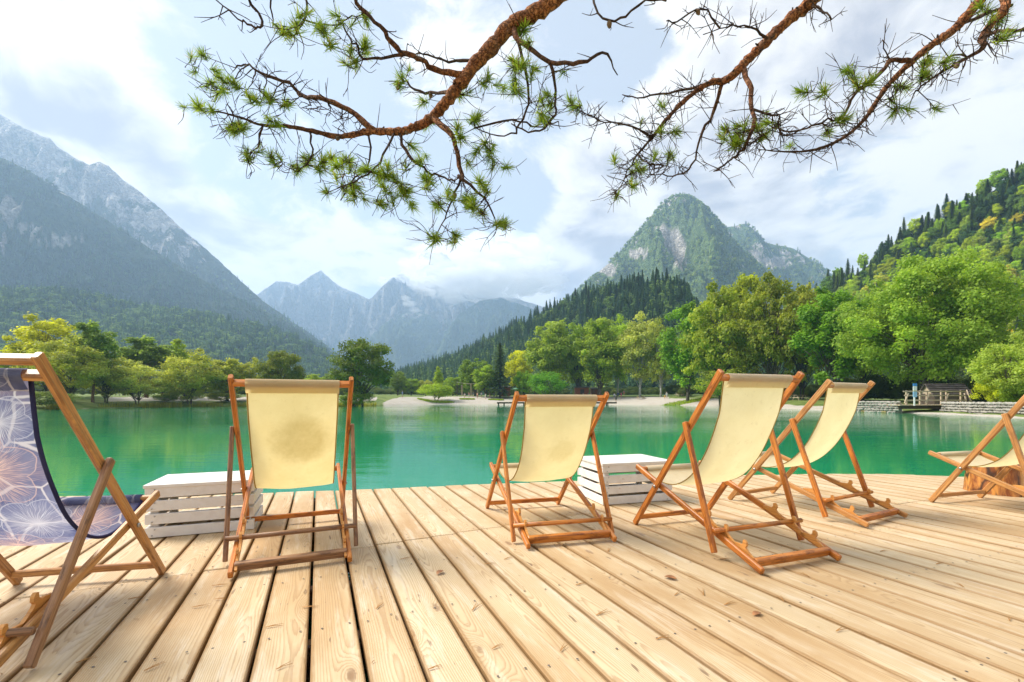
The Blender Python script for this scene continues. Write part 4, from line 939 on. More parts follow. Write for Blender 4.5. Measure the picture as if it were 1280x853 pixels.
# ------------------------------------------------------------------ deck chairs
LA, PA, LB, PB = 1.2935, .3847, 1.0971, .8318
def chair_geo(al, pc=.8935, LC=.686):
    sb = PA*math.sin(al)/PB; be = math.asin(sb)
    foot = np.array([PB*math.cos(be)+PA*math.cos(al), 0.]); dA = np.array([-math.cos(al), math.sin(al)]); dB = np.array([math.cos(be), sb])
    cp = foot+pc*dA; mm = cp@dB; h2 = (LC-.05)**2-(cp@cp-mm*mm); nb = mm-math.sqrt(max(h2, 1e-6)); bar = nb*dB
    return dict(At=foot+LA*dA, Af=foot, dA=dA, dB=dB, Bf=LB*dB, Ct=cp, bar=bar, Cb=cp+(bar-cp)/(LC-.05)*LC, nb=nb)
def deck_chair(loc, th, al, canvas, label, wood, prop_wood, hem, pc=.8935, LC=.686, loose=False):
    g = chair_geo(al, pc, LC); root = empty('deck_chair', (loc[0], loc[1], 0), -th)
    v = lambda s, l, z: (l, s, z)
    wA, wB, wC = .598/2, .547/2, .650/2; hw = .040
    up = .022
    # back rails, each with a rounded head
    for sd in (-1, 1):
        mb = MB(); a, b = g['Af'], g['At']
        mb.beam(v(a[0], sd*wA, a[1]+.005), v(b[0], sd*wA, b[1]), .024, hw, (1, 0, 0), .2)
        o = mb.build('back_rail', wood, root)
        bb = MB(); q = a+g['dA']*PA
        bb.tube([v(q[0], sd*(wA+.012), q[1]), v(q[0], sd*(wA+.019), q[1])], .010, 10); bb.build('bolt', METAL, o)
    tb = g['At']-g['dA']*.045
    if loose:
        MB().beam(v(tb[0], -wA, tb[1]+.02), v(tb[0], wA, tb[1]+.02), .030, .042, (0, g['dA'][0], g['dA'][1]), .25).build('head_bar', wood, root); tb = g['At']-g['dA']*.085
    mb = MB().beam(v(tb[0], -wA, tb[1]), v(tb[0], wA, tb[1]), .030, .042, (0, g['dA'][0], g['dA'][1]), .25); mb.build('top_bar', wood, root)
    fb = g['Af']+g['dA']*.075
    MB().beam(v(fb[0], -wA, fb[1]), v(fb[0], wA, fb[1]), .022, .032, (0, 1, 0), .2).build('front_stretcher', wood, root)
    # seat rails with hooks for the prop bar
    nrm = np.array([-g['dB'][1], g['dB'][0]])
    for sd in (-1, 1):
        a, b = np.array([0, 0])+nrm*up, g['Bf']+nrm*0.0
        mb = MB().beam(v(a[0]-.01, sd*wB, a[1]), v(b[0], sd*wB, b[1]), .023, .036, (1, 0, 0), .2); o = mb.build('seat_rail', wood, root)
        base = g['nb']
        for n_, dd in enumerate((-.135, 0, .135)):
            n0 = base+dd
            if n0 < .05: continue
            prof = [(-.075, .0), (-.04, .016), (-.022, .020), (-.016, .034), (-.021, .050), (-.012, .056), (.002, .050), (.010, .036), (.006, .024), (.018, .016), (.05, .008), (.085, .0), (.085, -.012), (-.075, -.012)]
            vs, fs = [], []
            for l in (sd*(wB-.014), sd*(wB-.026)):
                for (pu, pw) in prof:
                    q = g['dB']*(n0-pu*1.0-.012)+nrm*(up+.012+pw*1.05); vs.append(v(q[0], l, q[1]))
            k = len(prof); fs = [tuple(range(k)), tuple(range(2*k-1, k-1, -1))]+[(i, k+i, k+(i+1) % k, (i+1) % k) for i in range(k)]
            h = MB().add(vs, fs, [(p_[1], p_[2]) for p_ in vs]); bm_o = h.build('hook', PLY, o)
            bm = bmesh.new(); bm.from_mesh(bm_o.data); bmesh.ops.triangulate(bm, faces=[f for f in bm.faces if len(f.verts) > 4]); bmesh.ops.recalc_face_normals(bm, faces=bm.faces); bm.to_mesh(bm_o.data); bm.free()
    rs = g['dB']*.055+nrm*(up+.004)
    MB().beam(v(rs[0], -wB+.012, rs[1]), v(rs[0], wB-.012, rs[1]), .030, .046, (0, g['dB'][0], g['dB'][1]), .15).build('rear_stretcher', prop_wood, root)
    sf = g['Bf']-g['dB']*.05
    MB().beam(v(sf[0], -wB, sf[1]), v(sf[0], wB, sf[1]), .026, .036, (0, g['dB'][0], g['dB'][1]), .25).build('seat_bar', wood, root)
    # prop frame
    for sd in (-1, 1):
        a, b = g['Ct'], g['Cb']; dv = (b-a)/np.linalg.norm(b-a)
        MB().beam(v(a[0]-dv[0]*.03, sd*wC, a[1]-dv[1]*.03), v(b[0]+dv[0]*.02, sd*wC, max(.012, b[1]+dv[1]*.02)), .022, .036, (1, 0, 0), .2).build('prop_leg', prop_wood, root)
    br = g['bar']+nrm*(up+.034)
    MB().tube([v(br[0], -wC, br[1]), v(br[0], wC, br[1])], .0135, 10).build('prop_bar', prop_wood, root)
    # canvas slung from the top bar to the seat bar
    p0 = tb; p3 = sf; p1 = p0+np.array([.165, -.60 if not loose else -.66]); p2 = np.array([.66, .205 if not loose else .15])
    N, M = 44, 14; W = .470/2; curve = [(1-t)**3*p0+3*(1-t)**2*t*p1+3*(1-t)*t*t*p2+t**3*p3 for t in np.linspace(0, 1, N)]
    def offs(q, c, r): return [c+np.array([math.cos(a), math.sin(a)])*r for a in q]
    ang0 = math.atan2(-g['dA'][0], g['dA'][1])
    top = offs(np.linspace(-.2, math.pi*.92, 8), p0, .029); top.reverse()
    vs, uv, fs = [], [], []
    prof = top[:-1]
    start = (top[0], top[-1])
    # sleeve round the bar: comes up at the back, over the bar, then down the front as the sling
    sling = []
    d0 = (curve[1]-curve[0])/np.linalg.norm(curve[1]-curve[0])
    for i, c in enumerate(curve): sling.append(c)
    back = np.array([-d0[1], d0[0]])
    sl_n = -back if back[0] > 0 else back          # towards the rear
    rows = []
    ring = [p0+(-sl_n)*.024*math.cos(a)+np.array([-d0[0], -d0[1]])*.024*math.sin(a) for a in np.linspace(0, math.pi, 7)]   # front -> over -> back
    fold = [ring[-1]+d0*x+sl_n*(.002-.014*min(1, x/.06)) for x in (.02, .04, .06)]
    fold = [ring[-1]+d0*x-sl_n*(.022*min(1, x/.055)) for x in (.02, .04, .055)]
    path = list(reversed(fold))+list(reversed(ring))
    # front layer: start at ring front and ease onto the sling
    for i, c in enumerate(curve[1:], 1):
        e = max(0, 1-i/5); path.append(c+(-sl_n)*.024*e)
    endn = path[-1]; L = 0; rows = []
    for i, q in enumerate(path):
        if i: L += float(np.linalg.norm(q-path[i-1]))
        rows.append((q, L))
    tot = L
    for i, (q, l) in enumerate(rows):
        tt = l/tot
        for k in range(M+1):
            x = -1+2*k/M; ww = W*(1-.045*math.sin(math.pi*min(1, max(0, (tt-.1)/.9)))**1.5)
            sag = .020*(1-x*x)*math.sin(math.pi*min(1, max(0, (tt-.12)/.88)))
            wr = .0035*noise.noise(Vector((x*2.5+loc[0]*9, l*6, loc[1])))*min(1, max(0, tt-.1)*6)
            dz = -sag*.9
            vs.append((x*ww, q[0]-sag*.55+wr, q[1]+dz+wr)); uv.append(((x+1)/2*.47, l))
    for i in range(len(rows)-1):
        for k in range(M): a = i*(M+1)+k; fs.append((a, a+1, a+M+2, a+M+1))
    cv = MB().add(vs, fs, uv, 0, True).build('canvas', canvas, root)
    for k, sgn in ((0, -1), (M, 1)):
        pts = [vs[i*(M+1)+k] for i in range(9, len(rows))]
        MB().tube([(p[0]-sgn*.004, p[1], p[2]) for p in pts], .0035 if not loose else .0075, 5).build('hem', hem, cv)
    # flap wound round the seat bar
    MB().tube([(-W*.97, sf[0], sf[1]), (W*.97, sf[0], sf[1])], .0235, 10).build('seat_sleeve', canvas, cv)
    return tag(root, label, 'deck chair')
def build_chairs():
    cream1 = canvas_mat('stained_cream_canvas', (.71, .61, .37), (.77, .68, .44), (.270, .47, .175, .58), (.42, .32, .13))
    cream2 = canvas_mat('cream_canvas', (.73, .65, .43), (.79, .72, .50), (.27, .50, .11, .34), (.50, .41, .19))
    cream3 = canvas_mat('clean_cream_canvas', (.76, .70, .51), (.82, .77, .59))
    hem = canvas_mat('ochre_hem', (.50, .34, .07), (.56, .40, .10))
    deck_chair((-1.1155, 2.3502), -.4174, .8741, cream1, 'deck chair with a large dark stain on its cream canvas', TEAK, WALNUT, hem)
    deck_chair((.3568, 2.7439), -.2549, .7796, cream2, 'low-reclined deck chair with faintly marked cream canvas next to the far white crate', TEAK, TEAK, hem)
    deck_chair((1.4864, 2.3854), -.3497, .9164, cream3, 'upright deck chair with clean cream canvas, right of the white crate', TEAK, TEAK, hem)
    deck_chair((2.6327, 3.2543), -.494, .8924, cream3, 'deck chair with cream canvas behind the upright one, towards the lake', TEAK_PALE, TEAK, hem)
    deck_chair((-1.8266, 1.2605), -.2155, .908, floral_mat(), 'deck chair with blue floral canvas and navy hem', TEAK_PALE, WALNUT, NAVY, .765, .69, True)
    deck_chair((4.1166, 3.0588), -.2722, .969, cream3, 'deck chair standing in front of the varnished tree stump', TEAK_PALE, TEAK_PALE, hem)

# ------------------------------------------------------------------ crates, stump, litter
def crate(c, rz, w, d, h, label):
    root = empty('slatted_crate', (c[0], c[1], 0), rz); sh = .065; n = 4; gap = (h-.02-n*sh)/(n-1)
    for sx in (-1, 1):
        for sy in (-1, 1):
            MB().beam((sx*(w/2-.045), sy*(d/2-.045), .002), (sx*(w/2-.045), sy*(d/2-.045), h-.022), .045, .045, (1, 0, 0), .08).build('corner_post', WHITEP, root)
    for k in range(n):
        z = .004+sh/2+k*(sh+gap)
        for sy in (-1, 1):
            MB().beam((-w/2, sy*(d/2-.011), z+random.uniform(-.003, .003)), (w/2, sy*(d/2-.011), z+random.uniform(-.003, .003)), .020, sh, (0, 1, 0), .12).build('slat', WHITEP, root)
        for sx in (-1, 1):
            MB().beam((sx*(w/2-.0115), -d/2+.023, z+random.uniform(-.003, .003)), (sx*(w/2-.0115), d/2-.023, z+random.uniform(-.003, .003)), .020, sh, (1, 0, 0), .12).build('slat', WHITEP, root)
    m = 5; bw = (d+.012)/m
    for k in range(m):
        y = -d/2-.006+bw*(k+.5)
        MB().beam((-w/2-.008, y, h-.010), (w/2+.008, y, h-.010), bw-.003, .020, (0, 1, 0), .1).build('top_board', WHITEP, root)
    scr = MB()
    for k in range(n):
        z = .004+sh/2+k*(sh+gap)
        for sx in (-1, 1):
            for dz in (-.018, .018): scr.tube([(sx*(w/2-.045)+dz*.4, -d/2-.0005, z+dz), (sx*(w/2-.045)+dz*.4, -d/2-.003, z+dz)], .0045, 7)
    o = scr.build('screw_heads', METAL, root); o['kind'] = 'stuff'
    return tag(root, label, 'crate')
def build_props():
    fl, fr = Vector((-2.285, 2.87, 0)), Vector((.745, 3.78, 0))
    rz = DA
    def place(c, w, d, h, a, label):
        ex, ey = Vector((math.cos(a), math.sin(a), 0)), Vector((-math.sin(a), math.cos(a), 0)); q = c+ex*w/2+ey*d/2; crate(q, a, w, d, h, label)
    place(fl, .60, .46, .335, rz*.95, 'white slatted crate between the floral chair and the stained chair')
    place(fr, .66, .50, .345, rz*.72, 'white slatted crate in front of the low-reclined and upright cream chairs')
    # varnished stump
    m, t = mat('varnished_stump')
    tc = t.n('ShaderNodeTexCoord').outputs['Object']
    n = t.noise(t.scale(tc, (1, 1, .25)), 16, 6, .65, .5); v = t.n('ShaderNodeTexVoronoi', inp={'Vector': t.scale(tc, (1, 1, .5)), 'Scale': 13.0}).outputs['Distance']
    c = t.mix(t.smooth(n, .38, .64), (.20, .055, .015), (.60, .26, .06)); c = t.mix(t.smooth(v, .55, .75), c, (.05, .02, .01))
    out(t, bsdf(t, c, .25, n, .4, .01, .6))
    m2, t = mat('stump_end_grain'); tc = t.n('ShaderNodeTexCoord').outputs['Object']
    s = t.n('ShaderNodeSeparateXYZ', inp={0: t.vm('ADD', tc, t.vm('MULTIPLY', t.noise(tc, 6, 3, out=1), (.03, .03, 0)))})
    rr = t.m('SQRT', t.m('ADD', t.m('MULTIPLY', s.outputs[0], s.outputs[0]), t.m('MULTIPLY', s.outputs[1], s.outputs[1])))
    c = t.mix(t.m('FRACT', t.m('MULTIPLY', rr, 70.0)), (.52, .27, .09), (.36, .16, .05)); out(t, bsdf(t, c, .3, None, spec=.5))
    root = empty('tree_stump', (4.56, 4.34, 0)); mb = MB(); nseg = 40; zs = (0.0, .02, .08, .16, .24, .285, .30)
    vs = []
    for z in zs:
        for k in range(nseg):
            a = 2*math.pi*k/nseg; q = .195*(1+.05*math.sin(3*a+1)+.06*noise.noise(Vector((math.cos(a)*2.2, math.sin(a)*2.2, z*1.4)))+.02*noise.noise(Vector((math.cos(a)*9, math.sin(a)*9, z*5))))*(1.12-.4*z if z < .2 else 1.04)*(1 if z < .29 else .97)
            vs.append((q*math.cos(a), q*math.sin(a), z))
    fs = [(i*nseg+k, i*nseg+(k+1) % nseg, (i+1)*nseg+(k+1) % nseg, (i+1)*nseg+k) for i in range(len(zs)-1) for k in range(nseg)]
    mb.add(vs, fs, None, 0, True).build('bark', m, root)
    b = (len(zs)-1)*nseg
    MB().add([tuple(Vector(vs[b+k])+Vector((0, 0, -.001))) for k in range(nseg)], [tuple(range(nseg))]).build('cut_face', m2, root)
    tag(root, 'short varnished orange-brown tree stump behind the last deck chair', 'stump')
    # loose needle crumbs, too many and too small to count
    g = np.random.default_rng(77); V = []
    for _ in range(420):
        x, y = g.uniform(-3, 6), g.uniform(.9, 4.4)
        if y > edge_y(x)-.05: continue
        a = g.uniform(0, 6.28); L = g.uniform(.008, .03); w = g.uniform(.0006, .0016); dx, dy = math.cos(a), math.sin(a)
        V += [(x-dy*w, y+dx*w, .0030), (x+dy*w, y-dx*w, .0030), (x+dx*L+dy*w, y+dy*L-dx*w, .0045), (x+dx*L-dy*w, y+dy*L+dx*w, .0045)]
    o = link('needle_crumbs', np_mesh('needle_crumbs', V, np.arange(len(V)).reshape(-1, 4), None, plain('needle_crumb', (.24, .13, .05), .7))); tag(o, 'scattered crumbs of dry needles on the deck boards', 'litter', kind='stuff')
    # litter: pairs of dry pine needles, chips and a curled leaf
    dry = plain('dry_needle', (.40, .19, .05), .6); leafm = plain('dry_leaf', (.34, .15, .06), .6, var=.4)
    r = random.Random(3)
    spots = [(180, 840, 60), (160, 750, 30), (240, 760, 20), (95, 830, 50), (265, 733, 15), (268, 750, 12), (615, 812, 40), (605, 706, 15), (630, 700, 40), (590, 764, 70), (720, 732, 25), (843, 745, 40), (470, 762, 80), (535, 838, 30), (345, 838, 50), (378, 760, 5), (332, 785, 20), (880, 745, 80), (905, 757, 25), (1012, 722, 100), (980, 753, 80), (1170, 706, 20), (1262, 777, 45), (700, 815, 60), (820, 800, 20), (745, 770, 35), (1100, 690, 15), (1205, 735, 75), (1045, 790, 25), (60, 760, 20), (900, 700, 15), (760, 690, 70), (500, 700, 30)]
    nd = []
    for k in range(3):
        mb = MB()
        for q in (-1, 1):
            mb.tube([(0, 0, .002), (.022, q*.002, .004), (.047+k*.004, q*(.003+.002*k), .0025)], [.0011, .0010, .0004], 4)
        nd.append(mb.mesh('needle_pair', dry))
    for px, py, a in spots:
        p = G(px, py); o = link('fallen_needle_pair', nd[r.randrange(3)]); o.location = (p.x, p.y, .0012); o.rotation_euler = (0, 0, R(a)); s = r.uniform(.9, 1.5); o.scale = (s, s*1.3, 1)
        tag(o, 'dry brown pine needle pair lying on the deck boards', 'pine needle', 'fallen needles on the deck')
    for px, py, sc, lb in ((838, 724, 1.0, 'curled reddish-brown leaf on the boards in front of the upright cream chair'), (946, 769, .8, 'small dry brown leaf on the deck boards near the upright chair rear rail'), (550, 717, .9, 'flat orange bark flake on the boards in the middle of the deck')):
        p = G(px, py); mb = MB(); n = 9; vs, fs = [], []
        for i in range(n):
            f = i/(n-1); w = .016*math.sin(math.pi*f)**.8+.0008
            for j, x in enumerate((-1, 0, 1)): vs.append((x*w, (f-.5)*.06, .003+.010*x*x*math.sin(math.pi*f)+.006*abs(f-.5)))
        for i in range(n-1):
            for j in range(2): a = i*3+j; fs.append((a, a+1, a+4, a+3))
        o = mb.add(vs, fs, None, 0, True).build('dry_leaf', leafm); o.location = (p.x, p.y, .001); o.scale = (sc,)*3; o.rotation_euler = (0, 0, r.uniform(0, 6)); md = o.modifiers.new('s', 'SOLIDIFY'); md.thickness = .0008
        tag(o, lb, 'leaf')

# ------------------------------------------------------------------ the pine leaning over the deck
def smooth_path(pts, n=4):
    out_ = []
    P_ = [Vector(p) for p in pts]; Q = [P_[0]*2-P_[1]]+P_+[P_[-1]*2-P_[-2]]
    for i in range(1, len(Q)-2):
        for k in range(n):
            t = k/n; a, b, c, d = Q[i-1], Q[i], Q[i+1], Q[i+2]
            out_.append(.5*((2*b)+(c-a)*t+(2*a-5*b+4*c-d)*t*t+(3*b-a-3*c+d)*t**3))
    out_.append(P_[-1]); return out_
def build_pine():
    r = random.Random(12)
    root = empty('pine_tree', (3.6, -3.4, -.35)); base = root.location.copy()
    inv = -base
    def bark_mesh(mb, rads, name):
        me = mb.mesh(name, PBARK)
        a = me.attributes.new('tint', 'FLOAT', 'POINT'); a.data.foreach_set('value', np.array(rads, np.float32)); return me
    class BB:
        def __init__(s): s.mb = MB(); s.r = []
        def tube(s, pts, rad, n=7, knob=.0):
            pts = [Vector(p)+inv for p in pts]
            if knob: pts = [p+Vector((r.gauss(0, 1), r.gauss(0, 1), r.gauss(0, 1)))*knob*rad[i] for i, p in enumerate(pts)]
            s.mb.tube(pts, rad, n); s.r += [q for q in rad for _ in range(n)]
    # trunk, beside and behind the camera
    tk = BB(); tp = [base+Vector((0, 0, -.2)), base+Vector((-.05, .1, 1.5)), base+Vector((-.12, .2, 3.2)), base+Vector((-.1, .35, 5.5)), base+Vector((.1, .4, 8.5)), base+Vector((.2, .3, 11.5))]
    tk.tube(smooth_path(tp), list(np.interp(np.linspace(0, 1, 21), [0, .1, 1], [.27, .22, .03])), 14)
    link('trunk', bark_mesh(tk.mb, tk.r, 'pine_trunk'), root)
    D = 2.7
    B = {}
    def branch(name, ctrl, radii, parent_o=None, n=8, knob=.10, dep=None):
        """ctrl: (px,py,depth) or Vector"""
        pts = [c if isinstance(c, Vector) else P(*c) for c in ctrl]; sp = smooth_path(pts, 8); m_ = len(sp)
        rad = list(np.interp(np.linspace(0, 1, m_), np.linspace(0, 1, len(radii)), radii)); rad = [q*(1+r.uniform(-.13, .13)) for q in rad]
        b = BB(); rad = [q*.86 for q in rad]; b.tube(sp, rad, n, knob); return b, sp, rad
    mains = []
    def main(ctrl, radii):
        b, sp, rad = branch('branch', ctrl, radii, n=10); mains.append((b, list(zip(sp, rad)))); return len(mains)-1
    def side(i, ctrl, radii, n=6):
        # a side branch grows out of the nearest point of its main branch
        b, pts = mains[i]; c0 = P(*ctrl[0]); q = min(pts, key=lambda w: (w[0]-c0).length); sp = smooth_path([q[0]]+[P(*c)+Vector((r.gauss(0, .012), r.gauss(0, .02), r.gauss(0, .012))) for c in ctrl[1:]], 4); sp = [sp[0]]+[p_+Vector((r.gauss(0, .004), r.gauss(0, .004), r.gauss(0, .004))) for p_ in sp[1:]]
        rad = list(np.interp(np.linspace(0, 1, len(sp)), np.linspace(0, 1, len(radii)), radii)); b.tube(sp, [k*(1+r.uniform(-.12, .12)) for k in rad], n, .12); pts += list(zip(sp, rad))
    d = D
    i1 = main([base+Vector((-.1, .25, 4.1)), Vector((2.2, -.6, 4.6)), Vector((.80, 2.05, 3.62)), (735, -48, 2.52), (690, 3, 2.6), (638, 33, 2.65), (612, 62, 2.7), (583, 94.5, 2.72), (558, 127, 2.75), (532, 152.6, 2.8), (503, 164, 2.82), (460, 165, 2.85), (423, 171, 2.85), (391, 164, 2.8), (358, 158, 2.75), (329, 157, 2.72), (300, 147, 2.7), (270, 139, 2.7)],
              [.085, .070, .062, .056, .052, .048, .045, .042, .038, .033, .026, .022, .018, .015, .012, .009, .007, .004])
    side(i1, [(474, 160, 2.85), (438, 143.5, 2.9), (409, 131, 2.95), (380, 118, 2.98), (354, 105, 3.0), (329, 93, 3.0), (307, 82, 3.0), (288, 75, 3.0)], [.020, .016, .014, .012, .010, .008, .006, .005])
    side(i1, [(578, 92, 2.72), (543, 87, 2.65), (518, 78, 2.6), (500, 60, 2.55), (474, 34, 2.5), (452, 11, 2.5), (436, -12, 2.45), (420, -40, 2.4)], [.022, .016, .014, .013, .011, .010, .010, .009])
    side(i1, [(507, 69, 2.57), (474, 73, 2.6), (456, 75, 2.62), (446, 62, 2.62), (440, 48, 2.6), (434, 30, 2.6), (450, 19, 2.6)], [.010, .008, .007, .006, .005, .004, .003])
    side(i1, [(540, 147, 2.78), (561, 167, 2.7), (572, 186, 2.66), (571, 214, 2.62), (572, 226, 2.6), (605, 251, 2.58), (622, 283, 2.55)], [.019, .016, .014, .012, .010, .006, .003])
    side(i1, [(572, 226, 2.6), (566, 260, 2.62), (548, 291, 2.6)], [.008, .005, .003])
    side(i1, [(500, 165, 2.82), (510, 194, 2.75), (532, 211, 2.72), (552, 222, 2.7), (572, 228, 2.62)], [.011, .009, .007, .006, .004])
    side(i1, [(645, 30, 2.64), (650, 46, 2.6), (685, 80, 2.55), (725, 82, 2.5), (752, 73, 2.48), (767, 96, 2.45)], [.018, .015, .012, .010, .007, .003])
    side(i1, [(685, 80, 2.55), (695, 115, 2.55), (692, 150, 2.55), (668, 166, 2.55), (640, 160, 2.56)], [.009, .007, .006, .005, .003])
    side(i1, [(648, 46, 2.6), (662, 116, 2.65), (652, 152, 2.66), (630, 170, 2.66), (590, 160, 2.7)], [.009, .007, .006, .004, .003])
    side(i1, [(612, 62, 2.7), (585, 78, 2.9), (560, 74, 2.95), (530, 70, 2.98), (512, 68, 3.0)], [.013, .010, .007, .005, .003])
    side(i1, [(565, 110, 2.73), (540, 118, 2.95), (515, 112, 3.05), (500, 95, 3.1)], [.013, .009, .006, .003])
    side(i1, [(462, 165, 2.85), (460, 200, 2.8), (440, 226, 2.75), (424, 248, 2.75)], [.008, .006, .004, .003])
    side(i1, [(388, 163, 2.8), (387, 195, 2.75), (370, 215, 2.7)], [.007, .005, .003])
    side(i1, [(490, 165, 2.82), (478, 200, 2.6), (450, 220, 2.55), (420, 232, 2.5)], [.008, .006, .004, .003])
    side(i1, [(329, 157, 2.72), (318, 178, 2.7), (312, 195, 2.68)], [.006, .004, .003])
    side(i1, [(600, 140, 2.8), (640, 150, 2.75), (672, 156, 2.7), (700, 148, 2.68)], [.006, .005, .004, .003])
    for q in range(11):   # short dead spurs between the two long arms
        t = q/10; x = 300+t*150; side(i1, [(x+6, 80+t*62, 3.0), (x-3+r.uniform(-4, 4), 100+t*50, 2.9), (x-12+r.uniform(-6, 6), 116+t*36, 2.85)], [.005, .003, .0018], 5)
    i2 = main([base+Vector((-.12, .3, 3.7)), Vector((3.0, -.5, 4.3)), Vector((2.3, 2.1, 3.55)), (1060, -45, 2.74), (1017, 0, 2.8), (990, 22, 2.85), (960, 50, 2.9), (935, 75, 2.92), (910, 99, 2.95), (885, 105, 2.98), (860, 122, 3.0), (835, 147, 3.02), (815, 172, 3.05), (797, 193, 3.05)],
              [.075, .06, .052, .047, .042, .038, .034, .030, .026, .021, .017, .014, .011, .007])
    side(i2, [(930, 84, 2.92), (940, 115, 2.85), (942, 160, 2.8), (932, 185, 2.8), (912, 202, 2.82), (890, 219, 2.85)], [.019, .015, .012, .009, .006, .003])
    side(i2, [(905, 102, 2.95), (892, 140, 3.05), (875, 175, 3.1), (865, 210, 3.1), (840, 222, 3.1), (812, 222, 3.1)], [.013, .010, .008, .006, .004, .003])
    side(i2, [(880, 106, 2.98), (850, 110, 3.1), (805, 120, 3.2), (774, 116, 3.25)], [.010, .007, .005, .003])
    side(i2, [(797, 193, 3.05), (812, 205, 3.0), (838, 205, 2.95)], [.006, .004, .003])
    side(i2, [(815, 172, 3.05), (780, 156, 3.0), (755, 154, 2.95), (730, 138, 2.9)], [.008, .006, .004, .003])
    side(i2, [(797, 193, 3.05), (790, 215, 3.05), (776, 240, 3.05)], [.006, .004, .003])
    side(i2, [(960, 50, 2.9), (940, 34, 2.8), (915, 30, 2.75), (888, 31, 2.7)], [.009, .006, .004, .003])
    side(i2, [(1015, 2, 2.8), (1028, 14, 2.7), (1038, 27, 2.65)], [.009, .007, .003])
    side(i2, [(942, 130, 2.83), (968, 150, 2.8), (985, 165, 2.8), (1010, 158, 2.8)], [.008, .006, .005, .003])
    i3 = main([base+Vector((-.1, .2, 3.3)), Vector((4.3, .2, 3.9)), Vector((3.4, 2.3, 3.42)), (1275, -38, 2.74), (1230, -4, 2.75), (1195, 35, 2.78), (1165, 56, 2.8), (1140, 77, 2.82), (1110, 107, 2.85), (1090, 135, 2.86), (1080, 150, 2.88), (1055, 172, 2.9), (1020, 187, 2.92), (985, 190, 2.95), (948, 187, 2.95)],
              [.06, .048, .042, .038, .033, .027, .024, .021, .018, .015, .013, .011, .009, .006, .003])
    side(i3, [(1140, 77, 2.82), (1110, 76, 2.8), (1086, 95, 2.78), (1066, 120, 2.76), (1050, 146, 2.75), (1020, 153, 2.75), (990, 166, 2.75), (962, 160, 2.75)], [.014, .013, .011, .009, .008, .006, .005, .003])
    side(i3, [(1248, -16, 2.75), (1252, 10, 2.6), (1235, 36, 2.6), (1228, 60, 2.6), (1200, 78, 2.65), (1170, 92, 2.7), (1140, 118, 2.75)], [.022, .022, .020, .012, .008, .006, .003])
    side(i3, [(1234, 38, 2.6), (1255, 37, 2.5), (1285, 35, 2.45), (1310, 20, 2.4)], [.010, .009, .008, .006])
    side(i3, [(1200, 35, 2.78), (1232, 18, 2.9), (1265, 5, 3.0)], [.010, .010, .009])
    side(i3, [(1112, 76, 2.8), (1102, 66, 2.8), (1099, 54, 2.8)], [.006, .004, .002])
    side(i3, [(1170, 90, 2.7), (1185, 70, 2.6), (1215, 62, 2.55), (1240, 50, 2.5)], [.006, .005, .004, .003])
    # a higher bough out of frame whose twigs hang into view
    i4 = main([base+Vector((0, .3, 5.2)), Vector((1.6, .6, 5.2)), Vector((.4, 2.0, 4.3)), (520, -70, 2.5), (430, -45, 2.45), (370, -28, 2.45), (322, -22, 2.45), (286, -20, 2.45)], [.06, .05, .035, .02, .013, .010, .008, .004])
    side(i4, [(312, -20, 2.45), (309, -2, 2.45), (322, 18, 2.45), (322, 33, 2.45), (306, 24, 2.45), (293, 17, 2.45), (262, -1, 2.45)], [.008, .007, .007, .006, .005, .004, .003])
    side(i4, [(336, -24, 2.45), (333, -2, 2.45), (337, 28, 2.45)], [.006, .005, .003])
    side(i4, [(372, -28, 2.45), (374, 0, 2.45), (378, 24, 2.45), (364, 44, 2.45)], [.007, .006, .005, .003])
    side(i4, [(378, 24, 2.45), (404, 28, 2.5), (434, 32, 2.58)], [.005, .004, .003])
    side(i2, [(890, -16, 2.8), (880, 6, 2.7), (856, 24, 2.65), (832, 20, 2.6)], [.006, .005, .004, .003])
    side(i1, [(760, -20, 2.55), (745, 20, 2.4), (775, 18, 2.35), (810, 8, 2.3), (832, -2, 2.3)], [.008, .006, .006, .005, .005])
    # twigs and needle tufts
    tufts = []
    for k in range(5):
        V, T = [], []; g = np.random.default_rng(50+k); n = 46
        for q in range(n):
            az = g.uniform(0, 6.28); el = g.uniform(.05, 1.75)*(1 if q > 8 else .4); z0 = g.uniform(-.035, .012)
            dr = np.array([math.sin(el)*math.cos(az), math.sin(el)*math.sin(az), math.cos(el)]); L = g.uniform(.036, .064)
            p0 = np.array([0, 0, z0]); sd = np.cross(dr, g.normal(size=3)); sd /= np.linalg.norm(sd); w = .0013
            bend = np.array([0, 0, .10])*L; m_ = p0+dr*L*.55+bend*.4; e = p0+dr*L+bend
            V += [p0-sd*w, p0+sd*w, m_+sd*w, m_-sd*w, m_-sd*w, m_+sd*w, e+sd*w*.4, e-sd*w*.4]; T += [float(np.clip(g.normal(.5, .22), 0, .92)) if g.random() > .05 else 1.0]*8
        tufts.append(np_mesh('needle_tuft', np.array(V), np.arange(len(V)).reshape(-1, 4), T, NEEDLE))
